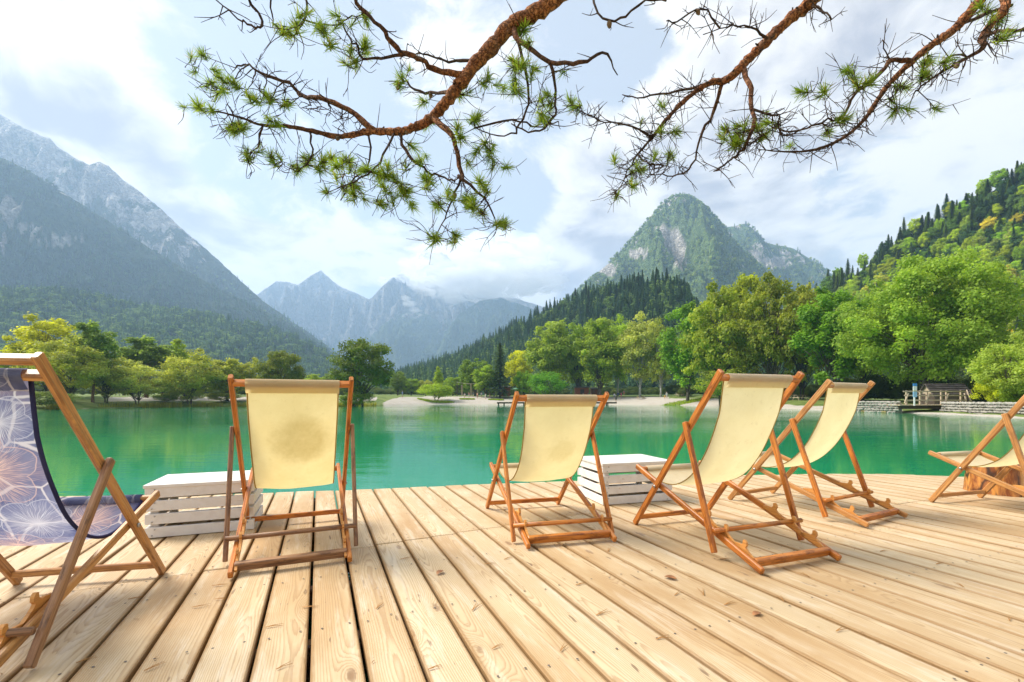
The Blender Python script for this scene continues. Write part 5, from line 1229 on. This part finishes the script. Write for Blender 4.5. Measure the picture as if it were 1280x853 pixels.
    c6 = [(75, 190), (60, 240), (60, 360), (90, 380), (140, 270), (120, 300), (150, 340), (190, 280), (170, 320), (130, 245), (200, 460), (215, 420), (240, 440), (240, 530), (280, 520), (370, 540), (350, 560), (300, 370), (370, 360), (320, 405), (345, 410), (430, 600), (410, 560), (460, 560), (500, 580), (490, 560), (520, 650), (560, 620), (600, 630), (625, 630), (640, 580), (690, 600), (640, 675), (690, 695), (740, 610), (730, 590), (800, 650), (780, 640), (810, 690), (760, 680), (870, 640), (800, 500), (830, 540), (780, 570), (845, 545), (770, 260), (760, 280), (850, 355), (870, 430), (990, 330), (960, 440), (1030, 410), (1040, 400), (1010, 570), (1060, 500), (1120, 570), (1035, 510), (1070, 530), (1060, 640), (1030, 720), (1050, 750), (1110, 760), (1140, 780), (1090, 770), (890, 800), (905, 815), (960, 810), (900, 720), (880, 715), (930, 660), (950, 680), (990, 700), (860, 600), (370, 110), (350, 95), (385, 130), (440, 60), (430, 90), (545, 40), (500, 90), (545, 155), (575, 100), (600, 190), (610, 210), (650, 150), (640, 160), (640, 60), (1065, 290), (1100, 310), (1150, 220), (1165, 240), (1170, 290), (1225, 240), (1210, 110), (1250, 340), (1250, 400), (665, 580), (580, 560), (700, 640), (540, 560), (440, 570), (590, 590), (850, 660), (320, 350), (260, 350)]
    c7 = [(20, 80), (45, 100), (50, 180), (10, 200), (0, 170), (20, 230), (120, 190), (100, 230), (70, 290), (80, 250), (150, 260), (320, 300), (375, 325), (410, 330), (390, 400), (360, 400), (410, 395), (320, 430), (310, 420), (335, 425), (295, 470), (275, 480), (300, 455), (255, 410), (370, 270), (570, 345), (580, 340), (555, 350), (540, 330), (640, 290), (645, 300), (620, 330), (630, 345), (650, 310), (690, 365), (780, 215), (775, 235), (735, 240), (840, 190), (880, 200), (870, 215), (810, 310), (800, 335), (965, 220), (980, 215), (940, 260), (950, 270), (975, 265), (1030, 180), (1020, 195), (1040, 175), (1050, 268), (1080, 160), (1220, 60), (1240, 90), (1230, 40), (1190, 30), (1180, 5)]
    targets = [(x/2.752+220, y/2.752) for x, y in c6]+[(x/2+640, y/2) for x, y in c7]
    targets += [(x/2+640+r.uniform(-9, 9), y/2+r.uniform(-9, 9)) for x, y in c7 if r.random() < .3]
    targets += [(x/2.752+220+r.uniform(-9, 9), y/2.752+r.uniform(-9, 9)) for x, y in c6 if r.random() < .5]
    ntuft = [[] for _ in mains]
    def grow(i, tip, n_t, thick=.0028):
        b, pts = mains[i]; cand = min(pts, key=lambda w: (w[0]-tip).length+w[1]*1.2)
        q = cand[0]; mid = q.lerp(tip, .55)+Vector((r.uniform(-.02, .02), r.uniform(-.03, .03), r.uniform(-.02, .01)))
        sp = smooth_path([q, mid, tip], 3); rad = list(np.linspace(min(thick, cand[1]*.8), .0015, len(sp))); b.tube(sp, rad, 5); dirn = (tip-mid).normalized()
        for _ in range(n_t):
            dv = (dirn+Vector((r.gauss(0, .45), r.gauss(0, .45), r.gauss(.1, .4)))).normalized()
            ntuft[i].append((tip-dirn*r.uniform(0, .03)*(_ > 0)+dv*.004, dv))
        if (tip-q).length < .6: pts += [(p_, .002) for p_ in sp[2:]]
    for px, py in targets:
        px += r.uniform(-6, 6); py += r.uniform(-6, 6)
        best = None
        for i, (b, pts) in enumerate(mains):
            for (q, rad) in pts:
                if q.y < 1.6: continue
                qx, qy = 640+F*q.x/q.y, HZ-F*(q.z-EYE)/q.y; dd = math.hypot(qx-px, qy-py)
                if best is None or dd < best[0]: best = (dd, i, q)
        tip = P(px, py, best[2].y+r.uniform(-.10, .10)); grow(best[1], tip, r.choice((1, 2, 2, 3)))
    # bare twigs
    for i in range(len(mains)):
        b, pts = mains[i]; vis = [w for w in pts if w[0].y > 2.2 and w[1] < .02]
        for _ in range({0: 640, 1: 520, 2: 330, 3: 40}[i]):
            q, rad = r.choice(vis); L = r.uniform(.04, .19); dv = Vector((r.gauss(-.2, 1), r.gauss(0, .8), r.gauss(-.15, .9))).normalized()
            mid = q+dv*L*.5+Vector((r.gauss(0, .012), r.gauss(0, .012), r.gauss(0, .012))); tip = q+dv*L+Vector((0, 0, r.uniform(-.01, .03)))
            b.tube(smooth_path([q, mid, tip], 3), list(np.linspace(min(.003, rad), .0012, 7)), 5)
            for _k in range(r.choice((0, 1, 2))):
                t2 = mid+(dv+Vector((r.gauss(0, .8), r.gauss(0, .8), r.gauss(0, .8)))).normalized()*L*.4; b.tube([mid, t2], [.0018, .001], 4)
        # bark knuckles on the thick wood
        big = [w for w in pts if w[0].y > 2.2 and w[1] > .018]
        for _ in range(26):
            q, rad = r.choice(big); dv = Vector((r.gauss(0, 1), r.gauss(0, 1), r.gauss(0, 1))).normalized()
            b.tube([q+dv*rad*.6, q+dv*(rad+r.uniform(.004, .022))], [.008, .004], 5)
    cone_mat = plain('pine_cone', (.16, .10, .06), .8)
    for i, (b, pts) in enumerate(mains):
        o = link('branch', bark_mesh(b.mb, b.r, 'pine_branch'), root)
        for p_, dv in ntuft[i]:
            t_ = link('needle_tuft', r.choice(tufts), o); t_.location = p_+inv; t_.rotation_euler = dv.to_track_quat('Z', 'Y').to_euler(); s = r.uniform(.8, 1.15); t_.scale = (s, s, s)
    # small cones hanging on the twigs
    mb = MB(); vs = []
    for z, q in ((0, .004), (.006, .011), (.016, .014), (.028, .010), (.036, .003)):
        vs.append((z, q))
    for k in range(6):
        a = k*1.05
    cm = MB().tube([(0, 0, -z) for z, q in vs], [q for z, q in vs], 9).mesh('pine_cone', cone_mat)
    kids = [c for c in root.children if c.name.startswith('branch')]
    for px, py, dpt in ((505, 144, 2.85), (423, 186, 2.84), (565, 234, 2.6), (762, 20, 2.35), (872, 6, 2.68), (1190, 76, 2.66), (478, 122, 2.98), (536, 101, 2.9)):
        p_ = P(px, py, dpt); i, q = min(((i, w[0]) for i, (b, pts) in enumerate(mains) for w in pts), key=lambda w: (w[1]-p_).length)
        c = link('cone', cm, kids[i] if i < len(kids) else kids[0]); c.location = q+inv; c.rotation_euler = (r.uniform(-.6, .6), r.uniform(-.6, .6), 0)
    tag(root, 'old pine whose reddish boughs reach out over the deck', 'pine')

# ------------------------------------------------------------------ far shore: bridge, walls, huts, jetty, people
def build_shore_things():
    pale = plain('bleached_timber', (.46, .36, .26), .8, .2); dk = plain('dark_timber', (.075, .055, .042), .85, .2); redw = plain('red_brown_timber', (.26, .085, .045), .8, .2)
    stone = plain('wall_stone', (.36, .33, .29), .9, .2, .35, 3); stoneb = plain('mossy_stone', (.26, .22, .10), .9, .2, .4, 3); whitem = plain('white_enamel', (.72, .72, .71), .5); blue = plain('blue_enamel', (.05, .22, .55), .5)
    roofm = plain('grey_shingle', (.13, .11, .10), .9, .2, .3, 2)
    # footbridge
    Y = 43.0; root = empty('footbridge', P(1168, HZ, Y)); root.location.z = 0; o = root.location.copy(); L = lambda px, py, dy=0.0: P(px, py, Y+dy)-o
    for dy in (0, 1.7):
        for px in (1133, 1150, 1158.5, 1176.5, 1183, 1201):
            a = L(px, 505.5, dy); b = L(px, 488.5, dy); MB().beam((a.x, a.y, a.z-.1), (a.x, a.y, b.z), .13, .13, (1, 0, 0), .1).build('post', pale, root)
        for py in (489.6, 494.6, 500.6):
            a, b = L(1128 if py < 490 else 1129.5, py, dy), L(1206, py, dy); MB().beam((a.x, a.y-.08, a.z), (b.x, b.y-.08, b.z), .05, .13, (0, 1, 0), .1).build('rail', pale, root)
        for p0, p1 in ((1129, 1134), (1155, 1160), (1179.5, 1184)):
            a, b = L(p0, 504.5, dy), L(p1, 492, dy); MB().beam((a.x, a.y-.15, a.z), (b.x, b.y-.15, b.z), .09, .09, (0, 1, 0), .1).build('brace', pale, root)
    a, b = L(1122, 506.6), L(1206, 506.6)
    for k in range(8):
        dy = -.15+k*.28
        MB().box(((a.x+b.x)/2, dy, a.z), (b.x-a.x, .26, .10)).build('deck_board', pale, root)
    for dy in (.1, 1.5): MB().box(((a.x+b.x)/2, dy, a.z-.21), (b.x-a.x-.3, .18, .30)).build('beam', dk, root)
    tag(root, 'small wooden footbridge with bleached rails under the great willow', 'bridge')
    # dry-stone walls: the larger stones one by one
    def wall(p0, p1, h, name_label, zb=-.45, th=.7):
        root = empty('stone_wall', (p0[0], p0[1], zb)); d = Vector((p1[0]-p0[0], p1[1]-p0[1], 0)); L_ = d.length; a = math.atan2(d.y, d.x); root.rotation_euler = (0, 0, a); r = random.Random(int(L_*10))
        MB().box((L_/2, th*.5+.06, h*.5), (L_, th*.8, h*.96)).build('core', stone, root)
        protos = []
        for k in range(6):
            bm = bmesh.new(); bmesh.ops.create_icosphere(bm, subdivisions=1, radius=.5)
            for v_ in bm.verts:
                v_.co *= 1+.28*noise.noise(v_.co*2.4+Vector((k*5, 0, 0))); v_.co = Vector([math.copysign(min(abs(c), .42), c) for c in v_.co])
            me = bpy.data.meshes.new('stone'); bm.to_mesh(me); bm.free(); me.materials.append(stoneb if k == 5 else stone); protos.append(me)
        z = 0.0; row = 0
        while z < h-.05:
            rh_ = r.uniform(.20, .30); x = -r.random()*.3
            while x < L_:
                w = r.uniform(.28, .62); s = link('stone', r.choice(protos[:5]) if z > .15 else r.choice(protos), root); s.location = (x+w/2, .06+r.uniform(-.05, .04), z+rh_/2); s.scale = (w*1.15, .45, rh_*1.22); s.rotation_euler = (r.uniform(-.1, .1), r.uniform(-.12, .12), 0); x += w
            z += rh_*.95; row += 1
        return tag(root, name_label, 'wall')
    w1 = P(1080, HZ, 47.8); w2 = P(1124, HZ, 43.0); wall((w1.x-1.2, w1.y+1.6), (w2.x, w2.y+.4), 1.0, 'short dry-stone bank wall left of the footbridge')
    w1 = P(1178, HZ, 41.5); w2 = P(1330, HZ, 30.5); wall((w1.x, w1.y), (w2.x, w2.y), .95, 'long dry-stone bank wall running right from the footbridge')
    # hut with shingled roof, poles leaning beside it
    Y = 49.0; c = P(1180, HZ, Y); root = empty('shingled_hut', (c.x, c.y, .25), -.25); W, Dp, H = 3.0, 2.4, 1.25
    MB().box((0, 0, H/2), (W, Dp, H)).build('wall', dk, root)
    for k in range(9): MB().box((-W/2+W*(k+.5)/9, -Dp/2-.012, H/2), (W/9-.02, .025, H)).build('board', plain('hut_board_%d' % k, (.13, .10, .08), .9, .1) if k == 0 else MATS['hut_board_0'], root)
    mb = MB(); mb.add([(W/2, -Dp/2, H), (W/2, Dp/2, H), (W/2, 0, H+1.0), (-W/2, -Dp/2, H), (-W/2, Dp/2, H), (-W/2, 0, H+1.0)], [(0, 1, 2), (5, 4, 3)]); mb.build('gable', pale, root)
    rf = None
    for sy in (-1, 1):
        mb = MB(); e0, e1 = Vector((0, sy*(Dp/2+.25), H-.2)), Vector((0, 0, H+1.02)); mb.beam(e0, e1, W+.5, .06, (1, 0, 0), .05); q = mb.build('roof', roofm, root)
        for k in range(6):
            f = (k+.5)/6; p_ = e0.lerp(e1, f); MB().box((0, p_.y, p_.z+.05), (W+.52, .34, .03)).build('shingle_row', roofm, q)
    tag(root, 'low grey hut with a shingled gable roof behind the footbridge', 'hut')
    r = random.Random(8)
    for k in range(7):
        p_ = P(1205+k*2.0, HZ, 45.5); gz = .35; mb = MB().tube([(0, 0, 0), (r.uniform(-.5, .1), .15, r.uniform(1.15, 1.6))], [.055, .045], 8); q = mb.build('timber_pole', pale if k % 3 else dk); q.location = (p_.x, p_.y+r.uniform(-.2, .2), gz-.05)
        tag(q, 'pale round pole leaning in the stack beside the hut', 'pole', 'poles leaning beside the hut')
    # info post on the bridge
    c = P(1143, HZ, 42.2); root = empty('notice_post', (c.x, c.y, .30)); z1 = P(1143, 479.5, 42.2).z-.30
    MB().box((0, 0, z1/2), (.10, .08, z1)).build('post', whitem, root)
    MB().box((0, -.06, z1-.12), (.36, .05, .25)).build('header', blue, root); MB().box((0, -.06, z1-.46), (.34, .05, .40)).build('panel', whitem, root); MB().box((0, -.06, z1-.69), (.34, .052, .045)).build('stripe', plain('yellow_enamel', (.65, .48, .08)), root); MB().box((0, -.06, z1-.99), (.34, .05, .52)).build('panel', plain('pale_blue_enamel', (.30, .50, .72)), root)
    tag(root, 'narrow blue and white notice post in front of the footbridge', 'sign')
    # jetty
    Y = 106.0; root = empty('jetty', (0, Y, 0)); z = P(0, 503.3, Y).z; x0, x1 = P(621, 0, Y).x, P(771, 0, Y).x; n = 30
    for k in range(n): MB().box((x0+(x1-x0)*(k+.5)/n, 1.0, z), ((x1-x0)/n-.04, 2.2, .16)).build('board', dk, root)
    for px in (623, 630, 655, 680, 705, 730, 743, 760):
        for dy in (.15, 1.85): MB().tube([(P(px, 0, Y).x, dy, -2.0), (P(px, 0, Y).x, dy, z)], .14, 8).build('pile', dk, root)
    for dy in (.12, 1.9): MB().box(((x0+x1)/2, dy, z-.17), (x1-x0, .12, .18)).build('beam', dk, root)
    tag(root, 'low dark wooden jetty off the gravel beach', 'jetty')
    # beach bar with awning
    gz = lambda px, Y: ground_z((px-640)/F*Y, Y)[0]
    Y = 140.0; bz = gz(590, Y); root = empty('awning', (P(590, 0, Y).x, Y, bz)); xx = lambda px: P(px, 0, Y).x-root.location.x
    H = P(0, 479, Y).z-bz
    for px, hh in ((571, H+.2), (577.5, H-.6), (589, H-.3), (597, H-.3)):
        for dy in (-1.5, 1.5): MB().beam((xx(px), dy, -.1), (xx(px), dy, hh), .14, .14, (1, 0, 0), .1).build('post', dk if px < 575 else pale, root)
    vs, fs = [], []
    for i in range(9):
        for j in range(5): f = i/8; g_ = j/4; vs.append((xx(571)+(xx(598)-xx(571))*f, -1.7+3.4*g_, H+.25-.9*f*.5-.25*math.sin(math.pi*f)))
    for i in range(8):
        for j in range(4): a = i*5+j; fs.append((a, a+1, a+6, a+5))
    q = MB().add(vs, fs, None, 0, True).build('cloth', plain('white_awning_cloth', (.74, .68, .58), .8), root); q.modifiers.new('s', 'SOLIDIFY').thickness = .03
    tag(root, 'pale cloth awning on posts at the beach bar', 'awning')
    def hut(px, Y, w, h, d_, label, m_=redw):
        bz_ = gz(px, Y); root = empty('wooden_hut', (P(px, 0, Y).x, Y, bz_)); nb = max(6, int(w/.3))
        MB().box((0, 0, h/2-.1), (w-.06, d_-.06, h+.2)).build('wall', dk, root)
        for k in range(nb): MB().box((-w/2+w*(k+.5)/nb, -d_/2, h/2), (w/nb-.02, .04, h)).build('board', m_, root)
        for sx in (-1, 1): MB().box((sx*w/2, 0, h/2), (.04, d_-.05, h)).build('side_panel', m_, root)
        MB().box((0, -d_/2-.03, h*.42), (w*.3, .04, h*.8)).build('door', dk if m_ is redw else redw, root)
        rb_ = MB().add([(-w/2-.3, -d_/2-.4, h), (w/2+.3, -d_/2-.4, h), (w/2+.3, d_/2+.3, h+.35), (-w/2-.3, d_/2+.3, h+.35), (-w/2-.3, -d_/2-.4, h+.12), (w/2+.3, -d_/2-.4, h+.12), (w/2+.3, d_/2+.3, h+.47), (-w/2-.3, d_/2+.3, h+.47)], [(3, 2, 1, 0), (4, 5, 6, 7), (0, 1, 5, 4), (1, 2, 6, 5), (2, 3, 7, 6), (3, 0, 4, 7)]); rb_.build('roof', roofm, root)
        return tag(root, label, 'hut')
    hut(727, 138, 3.9, 2.6, 2.5, 'red-brown plank hut under the tall trees behind the beach')
    hut(744, 141, 2.6, 2.3, 2.2, 'smaller brown plank hut beside the red-brown one', plain('brown_plank', (.22, .10, .055), .85))
    hut(631, 148, 3.6, 2.8, 2.5, 'red-brown kiosk half hidden by the single dark spruce')
    # parasol
    Y = 140; bz = gz(645, Y); root = empty('parasol', (P(645, 0, Y).x, Y, bz)); MB().tube([(0, 0, -.1), (0, 0, 2.5)], .04, 6).build('pole', whitem, root)
    vs = [(0, 0, 2.75)]+[(math.cos(k*.785)*1.5, math.sin(k*.785)*1.5, 2.2) for k in range(8)]; q = MB().add(vs, [(0, 1+k, 1+(k+1) % 8) for k in range(8)]).build('canopy', plain('green_parasol_cloth', (.10, .26, .15)), root); q.modifiers.new('s', 'SOLIDIFY').thickness = .02
    tag(root, 'green parasol beside the red-brown kiosk', 'parasol')
    # picnic tables
    def picnic(px, Y, label):
        bz_ = gz(px, Y); root = empty('picnic_table', (P(px, 0, Y).x, Y, bz_), .2)
        for k in range(4): MB().box((0, -.3+.2*k, .76), (2.0, .18, .05)).build('top_board', pale, root)
        for s in (-1, 1): MB().box((0, s*.72, .45), (2.0, .28, .05)).build('bench', pale, root)
        for s in (-1, 1):
            for q_ in (-1, 1): MB().beam((s*.75, q_*.6, -.05), (s*.75, q_*.2, .74), .09, .06, (1, 0, 0), .1).build('leg', pale, root)
            MB().box((s*.78, 0, .40), (.06, 1.6, .09)).build('crossbar', pale, root)
        tag(root, label, 'picnic table')
    picnic(801, 118, 'picnic table on the grass beside the pale birch'); picnic(850, 112, 'picnic table on the grass at the end of the beach'); picnic(1000, 72, 'picnic table under the trees behind the cream chairs')
    # white posts
    for px, Y, top, lb in ((149, 88, 490, 'white post on the gravel bank between the willows'), (989, 84, 425, 'tall thin white pole among the trees behind the cream chairs')):
        bz_ = gz(px, Y); root = empty('white_post', (P(px, 0, Y).x, Y, bz_)); h = P(0, top, Y).z-bz_; MB().tube([(0, 0, -.2), (0, 0, h*.5), (0, 0, h)], [.10, .08, .07], 8).build('shaft', whitem, root); MB().tube([(0, 0, h), (0, 0, h+.12)], [.12, .06], 8).build('cap', whitem, root); tag(root, lb, 'post')
    # litter bins on the left path
    for px in (155, 203):
        bz_ = gz(px, 92); root = empty('litter_bin', (P(px, 0, 92).x, 92, bz_)); MB().tube([(0, 0, -.05), (0, 0, .9)], [.26, .30], 10).build('bin', dk, root); MB().tube([(0, 0, .9), (0, 0, .98)], [.32, .2], 10).build('lid', dk, root); tag(root, 'dark litter bin on the gravel bank of the willow shore', 'bin', 'bins on the willow shore')
    # people
    skin = plain('skin', (.48, .28, .20), .6); hair = plain('dark_hair', (.06, .04, .03), .7)
    def person(px, Y, h, shirt, legs, label, rz=0.0, sit=False, bz_=None, bare=False):
        z0 = gz(px, Y) if bz_ is None else bz_; root = empty('person', (P(px, 0, Y).x, Y, z0), rz); k = h/1.75
        J = {'pel': (0, 0, .94), 'wa': (0, 0, 1.10), 'ch': (0, 0, 1.32), 'ne': (0, 0, 1.48), 'he': (0, .01, 1.60), 'hd': (0, .01, 1.70)}
        E_ = [('pel', 'wa'), ('wa', 'ch'), ('ch', 'ne'), ('ne', 'he'), ('he', 'hd')]; Rr = {'pel': .14, 'wa': .13, 'ch': .155, 'ne': .055, 'he': .095, 'hd': .075}
        for s, n_ in ((-1, 'l'), (1, 'r')):
            J.update({n_+'s': (s*.19, 0, 1.40), n_+'e': (s*.25, .02, 1.12), n_+'w': (s*.24, -.07, .88), n_+'f': (s*.235, -.09, .78), n_+'h': (s*.10, 0, .88), n_+'k': (s*.11, -.02, .50), n_+'a': (s*.12, .02, .09), n_+'t': (s*.13, -.14, .03)})
            E_ += [('ch', n_+'s'), (n_+'s', n_+'e'), (n_+'e', n_+'w'), (n_+'w', n_+'f'), ('pel', n_+'h'), (n_+'h', n_+'k'), (n_+'k', n_+'a'), (n_+'a', n_+'t')]
            Rr.update({n_+'s': .06, n_+'e': .045, n_+'w': .035, n_+'f': .03, n_+'h': .09, n_+'k': .062, n_+'a': .045, n_+'t': .035})
        names = list(J); me = bpy.data.meshes.new('person_body'); me.from_pydata([tuple(c*k for c in J[n_]) for n_ in names], [(names.index(a), names.index(b)) for a, b in E_], [])
        o = link('body', me, root); md = o.modifiers.new('skin', 'SKIN'); sk = me.skin_vertices[0].data if me.skin_vertices else None
        if sk is None:
            bm = bmesh.new(); bm.from_mesh(me); bm.verts.layers.skin.verify(); bm.to_mesh(me); bm.free(); sk = me.skin_vertices[0].data
        for i, n_ in enumerate(names): sk[i].radius = (Rr[n_]*k, Rr[n_]*k); sk[i].use_root = n_ == 'pel'
        o.modifiers.new('sub', 'SUBSURF').levels = 1
        m_ = bpy.data.materials.new('clothes'); m_.use_nodes = True; t = NT(m_.node_tree); s_ = t.n('ShaderNodeSeparateXYZ', inp={0: t.n('ShaderNodeTexCoord').outputs['Object']}); zz = t.m('DIVIDE', s_.outputs[2], 1.8*k)
        sk_c = (.48, .28, .20)
        out(t, bsdf(t, t.ramp(zz, [(0, sk_c), (.26, legs), (.54, shirt if not bare else sk_c), (.815, sk_c), (.93, (.06, .04, .03))], 'CONSTANT'), .8, None, spec=.2)); me.materials.append(m_)
        bm = bmesh.new(); bmesh.ops.create_uvsphere(bm, u_segments=10, v_segments=6, radius=.115*k)
        for v_ in bm.verts: v_.co = Vector((v_.co.x*.95, v_.co.y+.02*k, v_.co.z*.8+1.715*k))
        hm = bpy.data.meshes.new('hair'); bm.to_mesh(hm); bm.free(); hm.materials.append(hair); link('hair', hm, root)
        return tag(root, label, 'person')
    person(768, 126, 1.72, (.55, .55, .58), (.10, .11, .16), 'person in a light grey top standing among the bathers on the beach', .3)
    person(772.5, 128, 1.66, (.06, .08, .22), (.05, .05, .08), 'person in a dark blue top among the bathers on the beach', -.5)
    person(776.5, 126, 1.62, (.55, .10, .20), (.50, .12, .22), 'person in a pink-red dress among the bathers on the beach', .8)
    person(780, 129, 1.75, (.42, .16, .18), (.50, .28, .12), 'person in a dull red top at the edge of the bathers', 0)
    person(770, 106.9, 1.70, (.14, .11, .10), (.06, .05, .06), 'person in dark clothes standing at the end of the jetty', .4, bz_=P(0, 503.3, 106).z+.08)
    person(833.5, 112, 1.62, (.68, .66, .64), (.64, .60, .58), 'person in white clothes on the grass strip', .2)
    person(831, 111, 1.10, (.70, .36, .06), (.62, .30, .06), 'small child in orange next to the person in white', -.3)
    person(729, 130, 1.68, (.20, .20, .22), (.08, .08, .10), 'person in grey standing in front of the red-brown plank hut', .1)
    person(735, 131, 1.60, (.10, .09, .09), (.14, .13, .14), 'person in black standing beside the brown plank huts', .7)
    person(503, 118, 1.70, (.22, .28, .45), (.30, .32, .36), 'person in pale blue alone on the beach near the spit', 1.2)
    cols = [(.60, .52, .48), (.45, .22, .18), (.16, .18, .28), (.58, .36, .26), (.40, .40, .42), (.62, .58, .52), (.36, .14, .14), (.20, .16, .14)]
    words = ['beige', 'rust red', 'navy', 'tan', 'grey', 'cream', 'maroon', 'brown']
    for k in range(8): person(581+k*5.2, 131+(k*37 % 5), 1.6+.03*(k % 4), cols[k], cols[(k+3) % 8], 'guest in a %s top standing at the beach bar' % words[k], k*.8)
    # reeds along the left bank
    g = np.random.default_rng(6); V = []; T = []
    n = 5200; k = 0
    while k < n:
        px = g.uniform(20, 470); Y = float(np.interp(px, [a for a, b in WL], [b for a, b in WL]))+g.uniform(-.35, .9); x = (px-640)/F*Y
        if noise.noise(Vector((x*.35, Y*.1, 2))) < -.12: continue
        h = g.uniform(.35, 1.0); a = g.uniform(0, 3.14); w = .03; z = -.5; dx, dy = math.cos(a)*w, math.sin(a)*w; lx, ly = g.normal(0, .14), g.normal(0, .14)
        V += [(x-dx, Y-dy, z), (x+dx, Y+dy, z), (x+lx+dx*.3, Y+ly+dy*.3, z+h), (x+lx-dx*.3, Y+ly-dy*.3, z+h)]; T += [g.random()]*4; k += 1
    o = link('reeds', np_mesh('reeds', V, np.arange(len(V)).reshape(-1, 4), T, LEAF)); o.color = (.125, .125, .035, 1); tag(o, 'strip of reeds and tall grass along the willow shore', 'reeds', kind='stuff')
    # grass tufts on the beach
    for px, Y, w, lb in ((545, 122, 5.0, 'grass patch round the spreading bush on the beach'), (852, 100, 7.0, 'thin green grass strip at the end of the gravel beach'), (447, 86, 5, 'grass round the foot of the dark spit tree'), (584, 129, 2.2, 'small grass tuft on the gravel by the awning'), (620, 129, 2.2, 'small grass tuft on the gravel by the kiosk')):
        V, T = [], []; x0 = (px-640)/F*Y
        for _ in range(2600):
            a = g.uniform(0, 6.28); q = math.sqrt(g.random()); x, y = x0+math.cos(a)*q*w, Y+math.sin(a)*q*w*.35; z = ground_z(x, y)[0]-.05; h = g.uniform(.15, .42); a = g.uniform(0, 3.14); dx, dy = math.cos(a)*.04, math.sin(a)*.04
            V += [(x-dx, y-dy, z), (x+dx, y+dy, z), (x+dx*.2+g.normal(0, .06), y+dy*.2, z+h), (x-dx*.2, y-dy*.2, z+h)]; T += [g.random()]*4
        o = link('grass_patch', np_mesh('grass_patch', V, np.arange(len(V)).reshape(-1, 4), T, LEAF)); o.color = (.115, .165, .025, 1); tag(o, lb, 'grass', kind='stuff')

# ------------------------------------------------------------------ low clouds wrapped round the far peaks
def build_clouds():
    m, t = mat('cloud_vapour')
    v = t.n('ShaderNodeVolumePrincipled', inp={'Color': (1, 1, 1, 1), 'Density': .008, 'Anisotropy': .3}); out(t, None, v)
    r = random.Random(31); k = 0
    for lab, puffs in (('bank of white cloud hiding the top of the far shoulder', [(585, 356, 2980, 190), (552, 352, 2990, 150), (615, 348, 2980, 200), (645, 345, 3000, 200), (535, 336, 3050, 140), (595, 326, 3050, 220), (672, 352, 3000, 130), (560, 320, 3100, 170), (640, 318, 3100, 190)]),
                       ('small wisp of cloud in front of the second far peak', [(512, 380, 2850, 34), (507, 373, 2870, 26), (519, 388, 2850, 28)]),
                       ('cloud wreath clinging to the second far peak', [(498, 352, 3700, 75), (515, 346, 3700, 60), (482, 350, 3720, 45), (534, 352, 3700, 80)])):
        bm = bmesh.new()
        for px, py, Y, rad in puffs:
            c = P(px, py, Y); g = bmesh.ops.create_icosphere(bm, subdivisions=4, radius=1.0, matrix=Matrix.Translation((0, 0, 0)))
            for v_ in g['verts']:
                d = v_.co.normalized(); q = 1+.42*noise.fractal(d*1.7+Vector((k*3.1, px*.1, 0)), .8, 2.0, 6)
                v_.co = c+Vector((d.x*1.35, d.y, d.z*.62))*rad*q
            k += 1
        me = bpy.data.meshes.new('cloud'); bm.to_mesh(me); bm.free(); me.materials.append(m)
        o = link('cloud', me); tag(o, lab, 'cloud')

# ------------------------------------------------------------------ assemble: structure first, then objects, small things last
build_ground()
build_protos(); build_lods()
LA_, RB_, RH_ = build_mountains()
build_haze()
build_deck()
build_shore_trees()
build_understorey()
build_hill_trees(RB_, RH_)
build_shore_things()
build_chairs()
build_props()
build_pine()
if CLOUDS: build_clouds()
